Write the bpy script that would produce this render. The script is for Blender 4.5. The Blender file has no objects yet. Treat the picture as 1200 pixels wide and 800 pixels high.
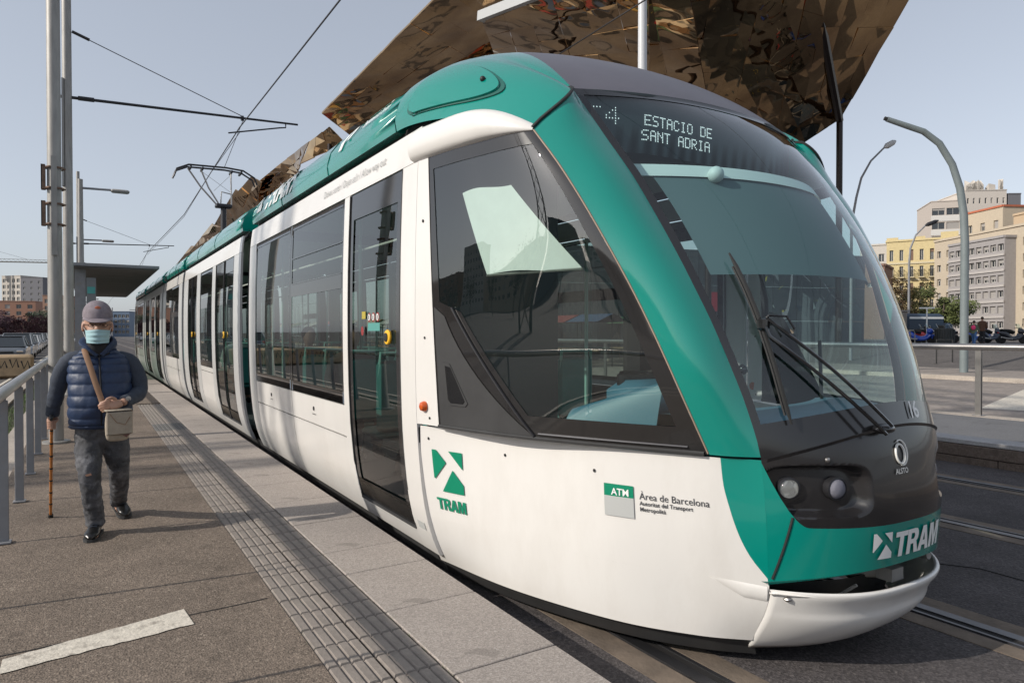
import bpy, bmesh, math, random
import numpy as np
from mathutils import Vector, Matrix, Euler
from mathutils import noise as mnoise
random.seed(7)
R = math.radians
S = bpy.context.scene
COL = S.collection
# ------------------------------------------------------------------ camera, world, sun, exposure
cam_d = bpy.data.cameras.new('camera'); cam = bpy.data.objects.new('camera', cam_d); COL.objects.link(cam)
cam_d.sensor_fit = 'HORIZONTAL'; cam_d.sensor_width = 36; cam_d.lens = 24.0
cam_d.clip_start = .05; cam_d.clip_end = 4000
YAW = math.atan(500/800); PIT = math.atan(10/800)
cam.location = (0, 0, 1.65)
fw = Vector((-math.cos(YAW)*math.cos(PIT), math.sin(YAW)*math.cos(PIT), -math.sin(PIT)))
cam.rotation_euler = fw.to_track_quat('-Z', 'Y').to_euler()
S.camera = cam
SUN_EL = R(31); SUN_V = Vector((-math.sin(R(6))*math.cos(SUN_EL), -math.cos(R(6))*math.cos(SUN_EL), math.sin(SUN_EL)))
W = bpy.data.worlds.new('World'); S.world = W; W.use_nodes = True
nt = W.node_tree; nt.nodes.clear()
sky = nt.nodes.new('ShaderNodeTexSky'); sky.sky_type = 'NISHITA'; sky.sun_disc = False
sky.sun_elevation = SUN_EL; sky.sun_rotation = math.atan2(SUN_V.x, SUN_V.y)
sky.air_density = 1.0; sky.dust_density = 1.3; sky.ozone_density = 1.6; sky.altitude = 0
hs = nt.nodes.new('ShaderNodeHueSaturation'); hs.inputs['Saturation'].default_value = .42; hs.inputs['Value'].default_value = 1.0
bg = nt.nodes.new('ShaderNodeBackground'); bg.inputs[1].default_value = .15
wo = nt.nodes.new('ShaderNodeOutputWorld')
nt.links.new(sky.outputs[0], hs.inputs['Color']); mxs = nt.nodes.new('ShaderNodeMix'); mxs.data_type = 'RGBA'; mxs.inputs[0].default_value = .5; mxs.inputs[7].default_value = (1.95, 2.2, 2.68, 1)   # even haze
nt.links.new(hs.outputs[0], mxs.inputs[6]); nt.links.new(mxs.outputs[2], bg.inputs[0]); nt.links.new(bg.outputs[0], wo.inputs[0])
sd = bpy.data.lights.new('sun', 'SUN'); sd.energy = 3.05; sd.angle = R(.53); sd.color = (1, .93, .83)
sun = bpy.data.objects.new('sun', sd); COL.objects.link(sun)
sun.rotation_euler = SUN_V.to_track_quat('Z', 'Y').to_euler(); sun.location = (0, -20, 30)
S.view_settings.view_transform = 'Standard'; S.view_settings.look = 'None'
S.view_settings.exposure = .36; S.view_settings.gamma = 1.0
S.cycles.max_bounces = 8; S.cycles.transparent_max_bounces = 24; S.cycles.glossy_bounces = 4; S.cycles.diffuse_bounces = 3
S.cycles.caustics_reflective = False; S.cycles.caustics_refractive = False
# ------------------------------------------------------------------ materials
MATS = {}
def mat(name, col, rough=.6, metal=0., var=0., vscale=4., bump=0., bscale=60., spec=.5, coat=0., dirt=0., dcol=(.12,.10,.08), dscale=1.5, emit=0., stretch=None):
    if name in MATS: return MATS[name]
    m = bpy.data.materials.new(name); m.use_nodes = True; MATS[name] = m
    t = m.node_tree; b = t.nodes['Principled BSDF']; N = t.nodes.new; L = t.links.new
    b.inputs['Roughness'].default_value = rough; b.inputs['Metallic'].default_value = metal
    b.inputs['Specular IOR Level'].default_value = spec; b.inputs['Coat Weight'].default_value = coat; b.inputs['Coat Roughness'].default_value = .06
    b.inputs['Base Color'].default_value = (*col, 1)
    tc = N('ShaderNodeTexCoord'); src = tc.outputs['Object']
    if stretch:
        mp = N('ShaderNodeMapping'); mp.inputs['Scale'].default_value = stretch; L(src, mp.inputs[0]); src = mp.outputs[0]
    out = None
    if var:
        n = N('ShaderNodeTexNoise'); n.inputs['Scale'].default_value = vscale; n.inputs['Detail'].default_value = 6; n.inputs['Roughness'].default_value = .62; L(src, n.inputs['Vector'])
        r = N('ShaderNodeValToRGB'); r.color_ramp.elements[0].position = .3; r.color_ramp.elements[1].position = .7
        r.color_ramp.elements[0].color = (*[max(0, c*(1-var)) for c in col], 1); r.color_ramp.elements[1].color = (*[min(1, c*(1+var)) for c in col], 1)
        L(n.outputs[0], r.inputs[0]); out = r.outputs[0]
    if dirt:
        n = N('ShaderNodeTexNoise'); n.inputs['Scale'].default_value = dscale; n.inputs['Detail'].default_value = 9; n.inputs['Roughness'].default_value = .7; L(src, n.inputs['Vector'])
        r = N('ShaderNodeValToRGB'); r.color_ramp.elements[0].position = .5; r.color_ramp.elements[1].position = .72
        r.color_ramp.elements[0].color = (0,0,0,1); r.color_ramp.elements[1].color = (dirt,dirt,dirt,1); L(n.outputs[0], r.inputs[0])
        mx = N('ShaderNodeMix'); mx.data_type = 'RGBA'; mx.inputs[6].default_value = (*col, 1); mx.inputs[7].default_value = (*dcol, 1)
        if out: L(out, mx.inputs[6])
        L(r.outputs[0], mx.inputs[0]); out = mx.outputs[2]
    if out: L(out, b.inputs['Base Color'])
    if bump:
        n = N('ShaderNodeTexNoise'); n.inputs['Scale'].default_value = bscale; n.inputs['Detail'].default_value = 4; L(src, n.inputs['Vector'])
        bp = N('ShaderNodeBump'); bp.inputs['Strength'].default_value = bump; bp.inputs['Distance'].default_value = .01; L(n.outputs[0], bp.inputs['Height']); L(bp.outputs[0], b.inputs['Normal'])
    if emit:
        b.inputs['Emission Color'].default_value = (*col, 1); b.inputs['Emission Strength'].default_value = emit
    return m
def glass(name, tint, ior=1.5, wob=0., refl=1.0):
    """thin tinted glazing: clear tinted sheet under a mirror-like surface"""
    m = bpy.data.materials.new(name); m.use_nodes = True; MATS[name] = m; t = m.node_tree; t.nodes.clear(); N = t.nodes.new; L = t.links.new
    o = N('ShaderNodeOutputMaterial'); mx = N('ShaderNodeMixShader'); tr = N('ShaderNodeBsdfTransparent'); gl = N('ShaderNodeBsdfGlossy'); ge = N('ShaderNodeNewGeometry'); dt = N('ShaderNodeVectorMath'); dt.operation = 'DOT_PRODUCT'
    tr.inputs[0].default_value = (*tint, 1); gl.inputs[0].default_value = (refl,refl,refl,1); gl.inputs['Roughness'].default_value = .004
    L(ge.outputs['Normal'], dt.inputs[0]); L(ge.outputs['Incoming'], dt.inputs[1]); ab = N('ShaderNodeMath'); ab.operation = 'ABSOLUTE'; L(dt.outputs['Value'], ab.inputs[0])
    on = N('ShaderNodeMath'); on.operation = 'SUBTRACT'; on.inputs[0].default_value = 1; L(ab.outputs[0], on.inputs[1]); pw = N('ShaderNodeMath'); pw.operation = 'POWER'; L(on.outputs[0], pw.inputs[0]); pw.inputs[1].default_value = 5
    f0 = 1.9*((ior-1)/(ior+1))**2      # two faces of the pane
    mm = N('ShaderNodeMath'); mm.operation = 'MULTIPLY_ADD'; mm.inputs[1].default_value = 1-f0; mm.inputs[2].default_value = f0; mm.use_clamp = True
    L(pw.outputs[0], mm.inputs[0]); L(mm.outputs[0], mx.inputs[0]); L(tr.outputs[0], mx.inputs[1]); L(gl.outputs[0], mx.inputs[2]); L(mx.outputs[0], o.inputs[0])
    if wob:
        tc = N('ShaderNodeTexCoord'); n = N('ShaderNodeTexNoise'); n.inputs['Scale'].default_value = .9; n.inputs['Detail'].default_value = 1
        bp = N('ShaderNodeBump'); bp.inputs['Strength'].default_value = wob; bp.inputs['Distance'].default_value = .02
        L(tc.outputs['Object'], n.inputs['Vector']); L(n.outputs[0], bp.inputs['Height']); L(bp.outputs[0], gl.inputs['Normal'])
    return m
# ------------------------------------------------------------------ helpers
class MB:
    """collects geometry, then links it as one mesh object"""
    def __init__(s): s.v = []; s.f = []; s.mi = []
    def add(s, vs, fs, mi=0):
        o = len(s.v); s.v += [tuple(map(float, v)) for v in vs]; s.f += [tuple(i+o for i in f) for f in fs]; s.mi += [mi]*len(fs); return s
    def box(s, x0, x1, y0, y1, z0, z1, mi=0, M=None):
        vs = [Vector((x, y, z)) for x in (x0, x1) for y in (y0, y1) for z in (z0, z1)]
        if M: vs = [M @ v for v in vs]
        return s.add(vs, [(0,1,3,2),(4,6,7,5),(0,4,5,1),(2,3,7,6),(0,2,6,4),(1,5,7,3)], mi)
    def cbox(s, c, d, b=.0, mi=0, M=None):
        """box centred at c with size d and chamfered vertical/top edges"""
        x, y, z = d[0]/2, d[1]/2, d[2]/2
        if not b: 
            T = Matrix.Translation(c); return s.box(-x, x, -y, y, -z, z, mi, (M @ T) if M else T)
        ring = lambda bx, zz: [Vector((sx*(x-(bx if k else 0)), sy*(y-(0 if k else bx)), zz)) for sx, sy, k in ((1,1,1),(1,1,0),(1,-1,0),(1,-1,1),(-1,-1,1),(-1,-1,0),(-1,1,0),(-1,1,1))]
        def ring2(ins, zz): 
            X, Y = x-ins, y-ins; return [Vector(p) for p in ((X-b,Y,zz),(X,Y-b,zz),(X,-Y+b,zz),(X-b,-Y,zz),(-X+b,-Y,zz),(-X,-Y+b,zz),(-X,Y-b,zz),(-X+b,Y,zz))]
        rs = [ring2(b, -z), ring2(0, -z+b), ring2(0, z-b), ring2(b, z)]
        vs = [v+Vector(c) for r in rs for v in r]
        if M: vs = [M @ v for v in vs]
        fs = [tuple(range(0, 8)), tuple(range(31, 23, -1))]
        for k in range(3):
            for i in range(8): j = (i+1) % 8; fs.append((k*8+j, k*8+i, k*8+8+i, k*8+8+j))
        return s.add(vs, fs, mi)
    def tube(s, P, r, n=8, mi=0, cap=True, flat=None):
        P = [Vector(p) for p in P]; k = len(P)
        rr = r if isinstance(r, (list, tuple)) else [r]*k
        up = None; vs = []
        for i in range(k):
            d = (P[min(i+1, k-1)]-P[max(i-1, 0)]).normalized()
            if up is None: up = d.orthogonal().normalized() if flat is None else (Vector(flat)-d*Vector(flat).dot(d)).normalized()
            u = (up-d*up.dot(d)).normalized(); w = d.cross(u); up = u
            a, b = (rr[i] if isinstance(rr[i], (list, tuple)) else (rr[i], rr[i]))
            for j in range(n):
                t = 2*math.pi*j/n; vs.append(P[i]+u*math.cos(t)*a+w*math.sin(t)*b)
        fs = [(i*n+j, i*n+(j+1) % n, (i+1)*n+(j+1) % n, (i+1)*n+j) for i in range(k-1) for j in range(n)]
        if cap: fs += [tuple(range(n-1, -1, -1)), tuple((k-1)*n+j for j in range(n))]
        return s.add(vs, fs, mi)
    def lathe(s, prof, c=(0,0,0), axis='Z', n=16, mi=0):
        vs = []; 
        for r, h in prof:
            for j in range(n):
                t = 2*math.pi*j/n; a, b = r*math.cos(t), r*math.sin(t)
                v = {'Z': (a, b, h), 'X': (h, a, b), 'Y': (a, h, b)}[axis]; vs.append(Vector(v)+Vector(c))
        k = len(prof); fs = [(i*n+j, i*n+(j+1) % n, (i+1)*n+(j+1) % n, (i+1)*n+j) for i in range(k-1) for j in range(n)]
        fs += [tuple(range(n-1, -1, -1)), tuple((k-1)*n+j for j in range(n))]
        return s.add(vs, fs, mi)
    def grid(s, fn, nu, nv, mi=0, flip=False):
        vs = [fn(i/nu, j/nv) for j in range(nv+1) for i in range(nu+1)]
        fs = []
        for j in range(nv):
            for i in range(nu):
                a = j*(nu+1)+i; f = (a, a+1, a+nu+2, a+nu+1); fs.append(f[::-1] if flip else f)
        return s.add(vs, fs, mi)
    def prism(s, poly, fn0, fn1, mi=0):
        """polygon swept between two mappings of its 2-D points"""
        n = len(poly); vs = [fn0(*p) for p in poly]+[fn1(*p) for p in poly]
        fs = [tuple(range(n)), tuple(range(2*n-1, n-1, -1))]+[(i, n+i, n+(i+1) % n, (i+1) % n) for i in range(n)]
        return s.add(vs, fs, mi)
    def ball(s, c, r, n=10, m=7, mi=0, M=None):
        rx, ry, rz = r if isinstance(r, (list, tuple)) else (r, r, r); vs = []
        for i in range(m+1):
            t = math.pi*i/m
            for j in range(n):
                p = 2*math.pi*j/n; v = Vector((rx*math.sin(t)*math.cos(p), ry*math.sin(t)*math.sin(p), rz*math.cos(t)))
                if M: v = M @ v
                vs.append(v+Vector(c))
        fs = [(i*n+j, (i+1)*n+j, (i+1)*n+(j+1) % n, i*n+(j+1) % n) for i in range(m) for j in range(n)]
        return s.add(vs, fs, mi)
    def mesh(s, name, m, smooth=True, angle=38):
        me = bpy.data.meshes.new(name); me.from_pydata(s.v, [], s.f)
        ml = m if isinstance(m, (list, tuple)) else [m]
        for x in ml: me.materials.append(x)
        if len(ml) > 1: me.polygons.foreach_set('material_index', s.mi)
        bm = bmesh.new(); bm.from_mesh(me); bmesh.ops.remove_doubles(bm, verts=bm.verts, dist=1e-5)
        bmesh.ops.recalc_face_normals(bm, faces=bm.faces); bm.to_mesh(me); bm.free()
        if smooth:
            me.polygons.foreach_set('use_smooth', [True]*len(me.polygons))
            try: me.set_sharp_from_angle(angle=R(angle))
            except Exception: pass
        me.update(); return me
    def build(s, name, m, parent=None, smooth=True, angle=38, loc=None):
        return put(name, s.mesh(name, m, smooth, angle), parent, loc)
def put(name, me, parent=None, loc=None, rot=None):
    o = bpy.data.objects.new(name, me); COL.objects.link(o)
    if parent is not None: o.parent = parent
    if loc is not None: o.location = loc
    if rot is not None: o.rotation_euler = rot
    return o
def tag(o, label=None, cat=None, group=None, kind=None):
    if label: o['label'] = label
    if cat: o['category'] = cat
    if group: o['group'] = group
    if kind: o['kind'] = kind
    return o
def thing(name, label, cat, loc=(0,0,0), rz=0, group=None):
    o = bpy.data.objects.new(name, None); COL.objects.link(o); o.location = loc; o.rotation_euler = (0, 0, rz); o.empty_display_size = .3
    return tag(o, label, cat, group)
def kids(o): return [c for c in bpy.data.objects if c.parent == o]
def dup(o, loc=None, rz=None, label=None, parent=None, scale=None, cm=None):
    if cm is None:
        cm = {}
        for x in bpy.data.objects:
            if x.parent: cm.setdefault(x.parent, []).append(x)
    c = o.copy(); COL.objects.link(c)
    if parent: c.parent = parent
    for k in cm.get(o, []): dup(k, parent=c, cm=cm)
    if loc is not None: c.location = loc
    if rz is not None: c.rotation_euler = (0, 0, rz)
    if scale is not None: c.scale = scale
    if label: c['label'] = label
    return c
def struct(name, mb, m, smooth=False): return tag(mb.build(name, m, None, smooth), kind='structure')
def solid(o, th, off=-1):
    md = o.modifiers.new('thickness', 'SOLIDIFY'); md.thickness = th; md.offset = off; return o
FONTC = {}
def textgeo(s, size=1., bold=0., shear=0., align='LEFT', spacing=1.):
    k = (s, size, bold, shear, align, spacing)
    if k in FONTC: return FONTC[k]
    cu = bpy.data.curves.new('t', 'FONT'); cu.body = s; cu.size = size; cu.offset = bold; cu.shear = shear; cu.align_x = align; cu.space_character = spacing; cu.resolution_u = 3
    ob = bpy.data.objects.new('t', cu); COL.objects.link(ob); dg = bpy.context.evaluated_depsgraph_get(); dg.update()
    me = bpy.data.meshes.new_from_object(ob.evaluated_get(dg)); v = [tuple(p.co) for p in me.vertices]; f = [tuple(p.vertices) for p in me.polygons]
    bpy.data.objects.remove(ob); bpy.data.meshes.remove(me); bpy.data.curves.remove(cu)
    FONTC[k] = (v, f); return FONTC[k]
def lettering(name, s, fn, m, parent, fine=0, **kw):
    """flat lettering laid on the surface fn(u, v)"""
    v, f = textgeo(s, **kw); mb = MB()
    if fine: v, f = flat_fine([[v[i][:2] for i in q] for q in f], fine)
    mb.add([fn(a, b) for a, b, c in v], f)
    return mb.build(name, m, parent, smooth=False)
def flat_fine(polys, cuts=3):
    """2-D polygons cut into small faces, so that they can follow a curved panel"""
    bm = bmesh.new()
    for P in polys: bm.faces.new([bm.verts.new((p[0], p[1], 0)) for p in P])
    for _ in range(cuts-1 if cuts > 1 else 1):
        bmesh.ops.triangulate(bm, faces=bm.faces[:]); bmesh.ops.subdivide_edges(bm, edges=bm.edges[:], cuts=1, use_grid_fill=True)
    bmesh.ops.triangulate(bm, faces=bm.faces[:]); bm.verts.index_update()
    v = [tuple(x.co) for x in bm.verts]; f = [tuple(x.index for x in q.verts) for q in bm.faces]; bm.free(); return v, f
# ------------------------------------------------------------------ tram surface functions
YC = 3.363                       # centre line of the tram
def tab(z, T):
    return float(np.interp(z, [a for a, b in T], [b for a, b in T]))
HW = [(.10,1.36),(.18,1.40),(.33,1.465),(.5,1.512),(.7,1.543),(1.07,1.572),(1.4,1.581),(1.7,1.584),(2.1,1.581),(2.5,1.570),(2.74,1.560),(2.95,1.535),(3.05,1.51),(3.2,1.45)]
def bodyhw(z): return tab(z, HW)
TIP = [(.05,-2.02),(.15,-1.93),(.3,-1.82),(.5,-1.765),(.8,-1.745),(1.06,-1.775),(1.3,-1.835),(1.5,-1.885),(1.7,-1.95),(1.9,-2.03),(2.1,-2.125),(2.3,-2.24),(2.5,-2.385),(2.7,-2.555),(2.9,-2.76),(3.05,-2.95)]
XE = [(.05,-2.24),(.15,-2.19),(.44,-2.06),(.8,-2.045),(1.06,-2.06),(1.3,-2.12),(1.5,-2.185),(1.7,-2.26),(1.9,-2.36),(2.1,-2.48),(2.3,-2.61),(2.5,-2.74),(2.7,-2.885),(2.9,-3.03),(3.0,-3.105),(3.1,-3.18)]
HE = [(.05,.58),(.15,.61),(.44,.655),(.8,.70),(1.06,.717),(1.3,.745),(1.5,.785),(1.7,.825),(1.9,.855),(2.1,.87),(2.3,.885),(2.5,.91),(2.7,.945),(2.9,.975),(3.0,.99),(3.1,1.0)]
def smoothtab(T):
    # piecewise cubic through a table (monotone slopes), returned as a function
    x = np.array([a for a, b in T]); y = np.array([b for a, b in T])
    h = np.diff(x); d = np.diff(y)/h
    m = np.zeros(len(x)); m[0] = d[0]; m[-1] = d[-1]
    for i in range(1, len(x)-1):
        m[i] = 0 if d[i-1]*d[i] <= 0 else 2*d[i-1]*d[i]/(d[i-1]+d[i])
    def f(q):
        q = min(max(q, x[0]), x[-1]); i = min(int(np.searchsorted(x, q, 'right')-1), len(x)-2)
        t = (q-x[i])/h[i]
        return float((1+2*t)*(1-t)**2*y[i]+t*(1-t)**2*h[i]*m[i]+t*t*(3-2*t)*y[i+1]+t*t*(t-1)*h[i]*m[i+1])
    return f
bodyhw = smoothtab(HW); tipx = smoothtab(TIP); edgex = smoothtab(XE); edgehw = smoothtab(HE)
def frontx(hw, z):
    q = min(abs(hw)/edgehw(z), 1.3); n = 2.65-.5*min(max((z-1.15)/.5, 0), 1)
    return tipx(z)+(edgex(z)-tipx(z))*q**n
def cr(P, u):
    # Catmull-Rom through points P (ends extrapolated), u in 0..1
    n = len(P)-1; P = [np.asarray(p, float) for p in P]
    P = [2*P[0]-P[1]]+P+[2*P[-1]-P[-2]]
    s = min(max(u, 0), 1)*n; i = min(int(s), n-1); t = s-i
    a, b, c_, d = P[i], P[i+1], P[i+2], P[i+3]
    return .5*((2*b)+(c_-a)*t+(2*a-5*b+4*c_-d)*t*t+(3*b-a-3*c_+d)*t**3)
C1X = smoothtab([(1.06,-2.235),(1.4,-2.33),(1.82,-2.50),(2.19,-2.68),(2.5,-2.87),(2.75,-3.07)])
C1H = smoothtab([(1.06,.862),(1.4,.98),(1.82,1.085),(2.19,1.19),(2.5,1.265),(2.75,1.315)])
XR = -4.0                        # rear edge of the cab shell
def side_up(p, z):
    """upper cab side, rear post (p=0) to the foot of the pillar (p=1); z 1.06..2.75 -> (X, hw)"""
    R = (XR, bodyhw(z)); C = (C1X(z), C1H(z)); k = (z-1.06)/1.69
    M = ((XR+C[0])/2, (1.315+.0*k)*(1-k)+1.475*k+.02*math.sin(math.pi*k))
    if k < .6: pass
    v = cr([R, M, C, (edgex(z), edgehw(z))], p*2/3)
    return v[0], v[1]
def side_low(p, z):
    """lower cab side, rear seam (p=0) to the front corner (p=1); z .1..1.06"""
    k = (z-.15)/.91
    L = lambda a, b: a+(b-a)*k
    bul = .018*math.sin(math.pi*min(max(k, 0), 1))
    P = [(XR-.08*(1-k), bodyhw(z)-.01), (L(-3.38,-3.33), L(1.253,1.30)+bul), (L(-2.74,-2.75), L(1.03,1.11)+bul),
         (L(-2.38,-2.30), L(.80,.885)+bul), (edgex(z), edgehw(z))]
    v = cr(P, p); return v[0], v[1]
def side_at(X, z):
    """half width of the cab side at X"""
    if X < XR: return bodyhw(z)
    f = side_low if z < 1.06 else side_up
    q = [f(i/60, z) for i in range(61)]
    return float(np.interp(X, [a for a, b in q], [b for a, b in q]))
# ------------------------------------------------------------------ palette
white = mat('tram_white_paint', (.73,.71,.68), .28, var=.04, vscale=1.2, coat=.35, dirt=.20, dcol=(.46,.42,.37), dscale=2.6, stretch=(1,1,.35))
silver = mat('tram_silver_paint', (.62,.62,.61), .34, metal=.35, var=.04)
green = mat('tram_green_paint', (.0,.225,.180), .20, coat=.7, var=.05, vscale=1.0, spec=.6)
greend = mat('tram_green_seam', (.004,.09,.075), .5)
roofgrey = mat('roof_grey_paint', (.10,.095,.115), .42, var=.08, vscale=3)
black = mat('gloss_black', (.012,.012,.013), .16, coat=.5)
mask = mat('nose_black_plastic', (.017,.016,.017), .24, coat=.3, var=.15, vscale=8, bump=.03, bscale=20)
mblack = mat('matt_black', (.018,.018,.018), .6, var=.2)
rubber = mat('rubber_grey', (.035,.035,.036), .7, var=.2)
frit = mat('glass_black_border', (.022,.021,.021), .06, coat=.35, spec=.6)
wglass = glass('windscreen_glass', (.74,.88,.90), 1.48, .03)
sglass = glass('side_glass', (.55,.64,.60), 1.62, .05)
cglass = glass('cab_side_glass', (.70,.82,.78), 1.70, .04)
clear = glass('lamp_glass', (.9,.9,.9), 1.45)
steel = mat('brushed_steel', (.42,.40,.38), .34, metal=.9, var=.1, vscale=8)
galv = mat('galvanised_steel', (.31,.30,.285), .55, metal=.35, var=.2, vscale=5, dirt=.35, dcol=(.2,.16,.12), dscale=2.5, stretch=(3,3,.6))
postgrey = mat('grey_post_paint', (.22,.225,.24), .55, var=.12, vscale=7, dirt=.3, dcol=(.25,.17,.11), dscale=4)
rust = mat('rusty_bracket', (.17,.11,.08), .8, var=.4, vscale=12)
darkmetal = mat('dark_metal', (.045,.045,.05), .45, metal=.6, var=.2)
wiremat = mat('wire_copper_dark', (.05,.045,.045), .5, metal=.5)
seatm = mat('seat_teal', (.05,.28,.27), .6, var=.1)
dash = mat('dashboard_blue_grey', (.10,.20,.27), .5, var=.06)
cream = mat('interior_cream', (.60,.66,.62), .55)
blindm = mat('blind_fabric', (.88,.84,.82), .8, var=.04, vscale=9)
led = mat('led_dots', (.55,.6,.58), .5, emit=1.3)
yellow = mat('yellow_button', (.85,.48,.03), .4)
orange = mat('orange_lens', (.55,.09,.01), .2, coat=.6)
txtw = mat('white_lettering', (.8,.8,.78), .4); txtg = mat('green_lettering', (.0,.22,.12), .4); txtk = mat('dark_lettering', (.05,.05,.055), .5)
lgrey = mat('logo_grey', (.45,.46,.45), .5)
# ------------------------------------------------------------------ THE TRAM
T = thing('tram', 'long white and green articulated tram standing at the platform', 'tram', (0,0,0))
def SP(X, z, side=-1, out=0.):      # point on the straight body side
    return (X, YC+side*(bodyhw(z)+out), z)
def strip(name, x0, x1, z0, z1, m, out=0., sides=(-1,1), nz=None, nx=1, parent=None, th=0):
    os_ = []
    for sd_ in sides:
        mb = MB(); n = nz or max(1, int(abs(z1-z0)/.12)+1)
        mb.grid(lambda u, v: SP(x0+(x1-x0)*u, z0+(z1-z0)*v, sd_, out), nx, n)
        if th:      # returns towards the inside, so that the piece has thickness
            for zz in (z0, z1): mb.add([SP(x0,zz,sd_,out), SP(x1,zz,sd_,out), SP(x1,zz,sd_,out-th), SP(x0,zz,sd_,out-th)], [(0,1,2,3)])
            for xx in (x0, x1): mb.grid(lambda u, v: SP(xx, z0+(z1-z0)*v, sd_, out-th*u), 1, n)
        os_.append(mb.build(name, m, parent or T, angle=50))
    return os_
def window(x0, x1, z0=1.07, z1=2.735, hopper=False, b=.045, sides=(-1,1)):
    for sd_ in sides:
        fr = strip('window', x0, x1, z0, z1, sglass, -.004, (sd_,))[0]
        mb = MB()
        def bar(a0, a1, c0, c1, o=0.0):
            n = max(1, int((c1-c0)/.12)+1); mb.grid(lambda u, v: SP(a0+(a1-a0)*u, c0+(c1-c0)*v, sd_, o), 1, n)
        bar(x0, x0+b, z0, z1); bar(x1-b, x1, z0, z1); bar(x0+b, x1-b, z0, z0+.10); bar(x0+b, x1-b, z1-.05, z1)
        if hopper:
            bar(x0+b, x1-b, z1-.345, z1-.335, .004); bar(x0+b, x1-b, z1-.60, z1-.59, .004); bar(x0+b, x1-b, z1-.72, z1-.60, .001)
        mb.build('window_frame', frit, fr, angle=50)
def door(x0, x1, double, sides=(-1,1)):
    z0, z1 = .335, 2.735
    for sd_ in sides:
        d = strip('door', x0, x1, z0, z1, sglass, -.012, (sd_,))[0]
        mb = MB()
        def bar(a0, a1, c0, c1, o=-.004):
            n = max(1, int((c1-c0)/.12)+1); mb.grid(lambda u, v: SP(a0+(a1-a0)*u, c0+(c1-c0)*v, sd_, o), 1, n)
        xs = [x0, (x0+x1)/2, x1] if double else [x0, x1]
        for a, c_ in zip(xs, xs[1:]):
            w_ = .085 if not double else .06
            bar(a+.012, a+w_, z0, z1); bar(c_-w_, c_-.012, z0, z1); bar(a+w_, c_-w_, z0, z0+.16); bar(a+w_, c_-w_, z1-.2, z1)
        mb.build('door_border', frit, d, angle=50)
        g = MB()
        for a in xs[1:-1] or []: g.tube([SP(a, z0+(z1-z0)*k/8, sd_, .002) for k in range(9)], .012, 4)
        for a in (x0, x1): g.tube([SP(a, z0+(z1-z0)*k/8, sd_, -.002) for k in range(9)], .01, 4)
        g.tube([SP(x0, z0, sd_, 0), SP(x1, z0, sd_, 0)], .012, 4)
        g.build('door_seal', rubber, d)
        xb = (x0+x1)/2+.06 if double else x1-.2
        bt = MB(); y = YC+sd_*(bodyhw(1.6)+.0)
        bt.lathe([(.050,0),(.053,sd_*.012),(.048,sd_*.02),(.036,sd_*.022)], (xb, y, 1.62), 'Y', 16); b_ = bt.build('door_button', yellow, d)
        bt = MB(); bt.lathe([(.031,0),(.031,sd_*.028),(.02,sd_*.03)], (xb, y, 1.62), 'Y', 14); b2 = bt.build('button_ring', mblack, b_)
        if sd_ < 0:
            st = MB(); st.add([SP(xb-.33,1.72,-1,.0),SP(xb-.23,1.72,-1,.0),SP(xb-.23,1.80,-1,.0),SP(xb-.33,1.80,-1,.0)], [(0,1,2,3)]); 
def skirt(x0, x1, splits, z0=.20, z1=1.065, zm=.80):
    """white panels under the windows, each its own piece with a fine gap round it"""
    g = .006
    xs = [x0]+list(splits)+[x1]
    for a, c_ in zip(xs, xs[1:]):
        strip('side_panel', a+g, c_-g, zm+g, z1-g, white, 0, th=.02)
        strip('skirt_panel', a+g, c_-g, z0, zm-g, white, 0, th=.02)
    strip('panel_backing', x0, x1, z0+.03, z1, rubber, -.022)
def cantrail(x0, x1):
    strip('roof_rail', x0, x1, 2.745, 2.965, white, .002, th=.02)
    strip('roof_gutter', x0, x1, 2.965, 3.06, mblack, -.05)
FP = [(1.535,3.035),(1.545,3.11),(1.515,3.23),(1.435,3.34),(1.30,3.425),(1.12,3.465)]
def fair(x0, x1, seams=()):
    for sd_ in (-1, 1):
        mb = MB(); n = max(2, int((x1-x0)/.5)); k = len(FP)-1
        def fn(u, v):
            i = min(int(v*k), k-1); t = v*k-i; h = FP[i][0]*(1-t)+FP[i+1][0]*t; z = FP[i][1]*(1-t)+FP[i+1][1]*t
            return (x0+(x1-x0)*u, YC+sd_*h, z)
        mb.grid(fn, n, k*2)
        for e in (0, 1):
            mb.add([fn(e, j/k) for j in range(k+1)]+[(x0+(x1-x0)*e, YC+sd_*1.1, 3.03)], [tuple(range(k+2))])
        mb.grid(lambda u, v: (x0+(x1-x0)*u, YC+sd_*(1.535-.12*v), 3.035), n, 1)
        f = mb.build('roof_fairing', green, T, angle=60)
        for s_ in seams:
            sm = MB(); sm.tube([Vector(fn((s_-x0)/(x1-x0), j/12))+Vector((0, sd_*.001, .001)) for j in range(13)], .006, 4); sm.build('fairing_seam', greend, f)
    mb = MB(); mb.grid(lambda u, v: (x0+(x1-x0)*u, YC+(v-.5)*2.26, 3.45+.02*math.sin(math.pi*v)), 1, 6); mb.build('roof_deck', roofgrey, T)
    mb = MB(); L_ = x1-x0
    mb.cbox((x0+L_*.33, YC+.1, 3.52), (L_*.42, 1.5, .17), .03); mb.cbox((x0+L_*.75, YC+.1, 3.5), (L_*.24, 1.3, .13), .03); mb.build('roof_equipment', roofgrey, T)
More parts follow.
